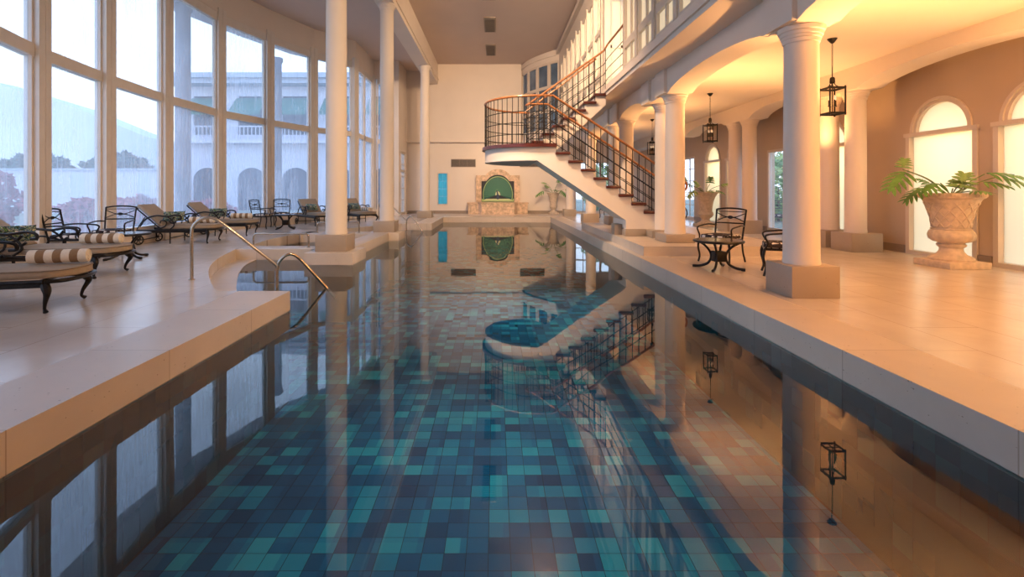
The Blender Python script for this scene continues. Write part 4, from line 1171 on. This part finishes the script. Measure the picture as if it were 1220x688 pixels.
_, p = slim_urn('pale stone urn planter against the end wall right of the peacock mural', (2.86, 23.75, 0), 1.04, .33, 'bright green leafy plant in the urn against the end wall')
plant(p, [(-.45, -.1, .10, (-1, -.1, -.35), .50), (-.30, -.1, .42, (-.7, 0, .4), .36), (.20, -.1, .46, (.3, 0, .8), .38), (.50, -.2, .16, (1, -.2, .1), .48), (.30, -.2, .12, (.7, -.6, -.5), .42),
          (-.2, .1, .22, (-.5, .3, .6), .34), (.05, -.3, .14, (0, -1, .1), .36)], 0, mats=['leaf', 'leafpale'])

# ------------------------------------------------------------------ lanterns
def make_lantern(label):
    t = thing('hanging_lantern', label, 'lantern', group='black cage lanterns in the arcade')
    # origin at ceiling, z down
    MB().lathe([(.012, -.075), (.03, -.065), (.055, -.035), (.075, -.01), (.078, 0)], 24).build('canopy', M['iron'], t)
    ch = MB(); z = -.075; k = 0
    while z > -.44:
        n = 10
        pts = [((.011*math.cos(2*PI*j/n)) if k % 2 else 0, 0 if k % 2 else .011*math.cos(2*PI*j/n), z-.018+.022*math.sin(2*PI*j/n)) for j in range(n)]
        ch.tube(pts, .0035, 5, closed=True); z -= .034; k += 1
    ch.tube([(0, 0, -.44), (0, 0, -.62)], .008, 6)
    ch.build('chain', M['iron'], t)
    fr = MB(); zt, zb, w = -.78, -1.17, .135
    fr.lathe([(.03, -.70), (.045, -.68), (.04, -.62), (.028, -.60)], 16)
    for sx in (-1, 1):
        for sy in (-1, 1):
            fr.tube([(sx*w, sy*w, zt+.03), (sx*w, sy*w, zb-.03)], .014, 6)
            fr.tube(curve([(sx*.02, sy*.02, -.68), (sx*.035, sy*.035, -.73), (sx*.09, sy*.09, -.77), (sx*w, sy*w, zt)], 4), .007, 6)
    for z in (zt, zb):
        fr.tube([(-w, -w, z), (w, -w, z), (w, w, z), (-w, w, z)], .018, 6, closed=True)
    fr.tube([(-w, 0, zb), (w, 0, zb)], .008, 6); fr.tube([(0, -w, zb), (0, w, zb)], .008, 6); fr.tube([(0, 0, zb), (0, 0, -.70)], .010, 6)
    fr.build('cage', M['iron'], t)
    for k in range(4):
        a = PI/2*k; x, y = .06*math.cos(a), .06*math.sin(a)
        c = MB().lathe([(.02, 0), (.02, .012), (.011, .014), (.011, .10)], 10, c=(x, y, -1.06)).build('candle', M['iron'], t)
        MB().lathe([(.006, .10), (.012, .12), (.010, .15), (.002, .175)], 10, c=(x, y, -1.06)).build('bulb', M['bulb'], c)
    for k in range(4):
        m = Matrix.Rotation(PI/2*k, 4, 'Z'); MB().box(-w+.01, w-.01, -w-.002, -w+.002, zb+.012, zt-.012, mat=m).build('glass_panel', M['lantern_glass'], t, smooth=False)
    return t
LN = [((5.25, 7.53, 3.55), 'black cage lantern nearest the camera, beside the big white column'), ((5.25, 11.81, 3.55), 'black cage lantern above the slender urn in the middle of the arcade'),
      ((5.25, 16.17, 3.55), 'far black cage lantern half hidden behind the stair-foot columns')]
lp0 = None
for loc, lab in LN:
    c = make_lantern(lab) if lp0 is None else copy_tree(lp0); lp0 = lp0 or c
    c.location = loc; c['label'] = lab; c.scale = (.88, .88, 1)

# ------------------------------------------------------------------ outdoors
g = MB(); g.box(-90, -8.4, -10, 110, -.4, -.08); g.box(8.15, 60, -10, 60, -.4, -.06); g.box(-8.4, 8.15, 24.55, 110, -.4, -.08)
struct(g.build('ground', M['lawn'], smooth=False))
# outside eave ring and its columns
OFF = 1.25
def offset(P, d):
    out = []
    for i, p in enumerate(P):
        a = P[max(i-1, 0)]; b = P[min(i+1, len(P)-1)]; t = Vector((b[0]-a[0], b[1]-a[1])).normalized(); n = Vector((-t.y, t.x)); out.append((p[0]+n.x*d, p[1]+n.y*d))
    return out
PP = POST[:12]
A1 = offset(PP, .23); A2 = offset(PP, OFF)
mb = MB()
for i in range(len(PP)-1):
    mb.prism([A1[i], A1[i+1], A2[i+1], A2[i]], 6.35, 6.75)
struct(mb.build('trim_%d' % tn, M['ext_wall'], smooth=False)); tn += 1
for (x, y, lab) in [(-8.72, 13.5, 'pale round column outside the misted glass, left of the arched building'), (-8.55, 18.9, 'pale round column outside the glass in front of the green awning')]:
    t = thing('porch_column', lab, 'column', (x, y, -.08), group='round porch columns outside the windows')
    MB().lathe([(.22, 0), (.22, .1), (.20, .12), (.19, 6.2), (.24, 6.3), (.24, 6.42)], 28).build('shaft', M['ext_col'], t, angle=30)
    MB().bbox(-.3, .3, -.3, .3, -.02, .1, .01).build('plinth', M['ext_wall'], t)
# building across
B0 = thing('building', 'pale two-storey building with dark arches and green awnings outside the windows', 'building', (-12, 30, -.08))
bw = MB()
X0, X1 = -19.5, 3.5
cent = [(cxp-590)/576*30 for cxp in (247, 300, 352.5, 405, 458)]
hol = [(c-.85, c+.85, -.08, 1.8) for c in cent]+[(c-.85, c+.85, 4.6, 7.0) for c in cent]
wall_holes(bw, X0, X1, -.08, 7.6, 30, 30.3, hol)
for c in cent:
    n = 8; 
    for k in range(2*n):
        u0 = -.85+.85*k/n; u1 = u0+.85/n; f = lambda u: 1.8+.75*math.sqrt(max(0, 1-(u/.85)**2))
    # arch heads are framed by mouldings on the face
# arch heads: dark half-rounds recessed
for v in range(len(bw.v)): bw.v[v] = (bw.v[v][0]+12, bw.v[v][1]-30, bw.v[v][2]+.08)
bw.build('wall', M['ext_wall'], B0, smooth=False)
for c in cent:
    x = c+12; n = 14
    pts = [(x-.85, 0), (x-.85, 1.88)]+[(x-.85*math.cos(PI*k/n), 1.88+.75*math.sin(PI*k/n)) for k in range(1, n)]+[(x+.85, 1.88), (x+.85, 0)]
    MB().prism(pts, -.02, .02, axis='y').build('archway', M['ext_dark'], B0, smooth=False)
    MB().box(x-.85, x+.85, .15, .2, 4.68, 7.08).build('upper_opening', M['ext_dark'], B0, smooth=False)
    mb = MB(); mb.add([(x-.95, 0, 6.95), (x+.95, 0, 6.95), (x+.95, -.9, 6.05), (x-.95, -.9, 6.05), (x-.95, 0, 6.9), (x+.95, 0, 6.9), (x+.95, -.88, 6.0), (x-.95, -.88, 6.0), (x-.95, -.9, 5.8), (x+.95, -.9, 5.8)],
                      [(0, 1, 2, 3), (4, 5, 6, 7), (0, 3, 7, 4), (1, 2, 6, 5), (3, 2, 9, 8)])
    mb.build('awning', M['awning'], B0, smooth=False)
    rl = MB()
    for k in range(11): rl.box(x-1.2+k*.24-.02, x-1.2+k*.24+.02, -.5, -.46, 4.3, 5.1)
    rl.box(x-1.25, x+1.25, -.52, -.44, 5.1, 5.18); rl.box(x-1.3, x+1.3, -.55, 0, 4.12, 4.3)
    rl.build('balcony_rail', M['ext_wall'], B0, smooth=False)
rf = MB(); rf.box(X0+12-.5, X1+12+.5, -.9, .5, 7.7, 8.0); rf.box(X0+12-.7, X1+12+.7, -1.1, .5, 8.0, 8.3)
rf.add([(X0+11.3, -1.1, 8.3), (X1+12.7, -1.1, 8.3), (X1+12.7, 4, 9.4), (X0+11.3, 4, 9.4)], [(0, 1, 2, 3)])
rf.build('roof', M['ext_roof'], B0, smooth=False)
W0 = thing('garden_wall', 'low pale garden wall seen through the left misted panes', 'wall', (-26, 26, -.08))
MB().box(-10, 8.8, 0, .4, 0, 2.3).build('wall_body', M['ext_wall'], W0, smooth=False)
MB().box(-10.1, 8.9, -.08, .48, 2.3, 2.42).build('wall_cap', M['ext_roof'], W0, smooth=False)
def bush(name, label, cat, loc, rad, n, mat, leaf=.16, trunk=0, group=None):
    t = thing(name, label, cat, loc, group=group)
    mb = MB(); rnd = random.Random(hash(label) % 9999 if False else len(label)*31+int(abs(loc[0])*7))
    for k in range(n):
        while True:
            v = Vector((rnd.uniform(-1, 1), rnd.uniform(-1, 1), rnd.uniform(-1, 1)))
            if .25 < v.length < 1: break
        v = v.normalized()*(v.length**.35)
        j = 1+.18*math.sin(v.x*7+v.y*5)*math.cos(v.z*6)
        c = Vector((v.x*rad[0]*j, v.y*rad[1]*j, trunk+rad[2]+v.z*rad[2]*j))
        if c.z < .02: c.z = .02+rnd.random()*.1
        a = Vector((rnd.uniform(-1, 1), rnd.uniform(-1, 1), rnd.uniform(-1, 1))).normalized(); b = a.orthogonal().normalized(); l = leaf*rnd.uniform(.6, 1.3)
        mb.add([c-a*l, c+b*l*.45, c+a*l, c-b*l*.45], [(0, 1, 2, 3)])
    mb.build('foliage', mat, t, smooth=False, fix=False)
    s = MB(); s.tube([(0, 0, 0), (.03, 0, max(trunk, .3)), (0, .02, trunk+rad[2])], [.12 if trunk else .05, .08 if trunk else .04, .04], 8); s.build('trunk', M['bark'], t)
for k, (x, y) in enumerate([(-11.4, 13.9), (-12.6, 16.9), (-13.2, 12.2), (-11.7, 19.6)]):
    bush('flowering_shrub', ['reddish shrub outside the pane behind the nearest armchair', 'reddish shrub outside, low behind the second armchair', 'reddish shrub outside the leftmost pane',
         'reddish shrub outside, right of the others, behind the left lounger of the pair'][k], 'shrub', (x, y, -.08), (.95, .9, [.52, .5, .95, .42][k]), 1300, M['redleaf'], .13, group='reddish shrubs outside the windows')
for k in range(4):
    x = -36.9+k*4.75
    bush('hedge_tree', ['leftmost dark evergreen above the garden wall', 'second dark evergreen from the left above the garden wall', 'third dark evergreen from the left above the garden wall', 'dark evergreen above the garden wall nearest the arched building'][k],
         'tree', (x, 29, -.08), (1.95, 1.3, 1.1), 1800, M['hedge'], .22, trunk=1.2, group='evergreens above the garden wall')
for k, (x, y) in enumerate([(11.3, 19.3), (13.6, 22.5), (10.4, 14.4), (6.3, 28.5)]):
    bush('garden_shrub', ['green bush outside the white garden door', 'green bush outside the far right glazed doors', 'green bush beyond the garden door, nearest the camera', 'green bush outside the glazed doors in the end wall'][k], 'shrub', (x, y, -.06), (1.3, 1.3, 1.35), 2200, M['leafpale'], .14, group='green bushes outside the right doors')
hl = MB(); prof = [(-200, 0), (-170, 22), (-140, 30), (-115, 26), (-95, 20), (-78, 13), (-60, 9), (-40, 5), (-20, 3), (0, 0)]
hl.prism(prof, 108, 116, axis='y')
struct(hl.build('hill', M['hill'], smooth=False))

# ------------------------------------------------------------------ lights
def light(kind, name, loc, power, col, size=.1, rot=(0, 0, 0), **k):
    d = bpy.data.lights.new(name, kind); d.energy = power; d.color = col
    if kind == 'AREA':
        d.shape = k.pop('shape', 'DISK'); d.size = size
        if 'sy' in k: d.size_y = k.pop('sy')
    elif kind != 'SUN': d.shadow_soft_size = size
    for a, b in k.items(): setattr(d, a, b)
    o = bpy.data.objects.new(name, d); COL.objects.link(o); o.location = loc; o.rotation_euler = rot
    return o
WARM = (1, .50, .18); SOFT = (1, .68, .42)
# uplighters tucked behind the arcade columns
for i, (x, y, p) in enumerate([(4.25, 5.62, 90), (4.5, 9.6, 90), (4.5, 13.6, 80), (6.5, 9.9, 45), (4.4, 17.7, 60), (5.0, 2.6, 120), (6.3, 5.6, 60)]):
    light('SPOT', 'uplighter', (x, y, 1.9), p*2.6, WARM, .06, (PI, 0, 0), spot_size=2.6, spot_blend=.9)
# lamps added outside to backlight the frosted panes
for a, b in wins: light('POINT', 'pane_backlight', (8.45, (a+b)/2-.2, 1.9), 25, (1, .70, .36), .10)
def aim(frm, to):
    return (Vector(to)-Vector(frm)).to_track_quat('-Z', 'Y').to_euler()
# unseen fill lights added: arcade ones near the camera, hall ones up high
for p, t, e in (((5.4, 1.5, 3.3), (-2.5, 5, -.2), 105), ((7.3, 1.6, 3.1), (5.0, 12, 1.5), 190)):
    light('AREA', 'arcade_fill', p, e, WARM, .5, aim(p, t))
for p, t, e in (((.9, 8.5, 7.2), (.2, 24, 3.0), 150), ((1.6, 3.0, 7.2), (-2, 9, 2), 90), ((1.4, 10.4, 7.2), (-.6, 24, 4.2), 75), ((-1.8, 8.0, 7.2), (1.4, 12.5, 2), 150)):
    light('AREA', 'hall_fill', p, e, SOFT, .6, aim(p, t), spread=1.3)
light('POINT', 'stairhead_lamp', (4.1, 11.2, 4.6), 70, (1, .86, .62), .1)
for y, e in ((3.0, 22), (8.5, 30)):  # unseen lights added overhead to brighten the pool floor
    light('AREA', 'pool_fill', (0, y, 7.35), e, (1, .93, .84), .5, aim((0, y, 7.35), (0, y+1.5, -1.3)), spread=.75)
light('SPOT', 'mural_light', (.1, 21.5, 3.2), 60, SOFT, .1, (math.radians(60), 0, 0), spot_size=1.8, spot_blend=.9)

# ------------------------------------------------------------------ world
w = bpy.data.worlds.new('sky'); SC.world = w; w.use_nodes = True; nt = w.node_tree; nt.nodes.clear()
o = N(nt, 'ShaderNodeOutputWorld'); bg = N(nt, 'ShaderNodeBackground')
tc = N(nt, 'ShaderNodeTexCoord'); sp = N(nt, 'ShaderNodeSeparateXYZ'); nt.links.new(tc.outputs['Generated'], sp.inputs[0])
nz = N(nt, 'ShaderNodeTexNoise'); nz.inputs['Scale'].default_value = 2.2; nz.inputs['Detail'].default_value = 5; nt.links.new(tc.outputs['Generated'], nz.inputs['Vector'])
ml = N(nt, 'ShaderNodeMath', operation='MULTIPLY_ADD'); ml.inputs[1].default_value = .25; nt.links.new(nz.outputs[0], ml.inputs[0]); nt.links.new(sp.outputs[2], ml.inputs[2])
c = ramp(nt, ml.outputs[0], [(.08, (.80, .82, .92)), (.26, (.64, .76, .90)), (.60, (.46, .62, .90))])
nt.links.new(c, bg.inputs[0]); bg.inputs[1].default_value = 2.6
nt.links.new(bg.outputs[0], o.inputs[0])

SC.view_settings.view_transform = 'Standard'; SC.view_settings.look = 'None'
SC.view_settings.gamma = 1; SC.view_settings.use_curve_mapping = False; SC.view_settings.exposure = 0.24
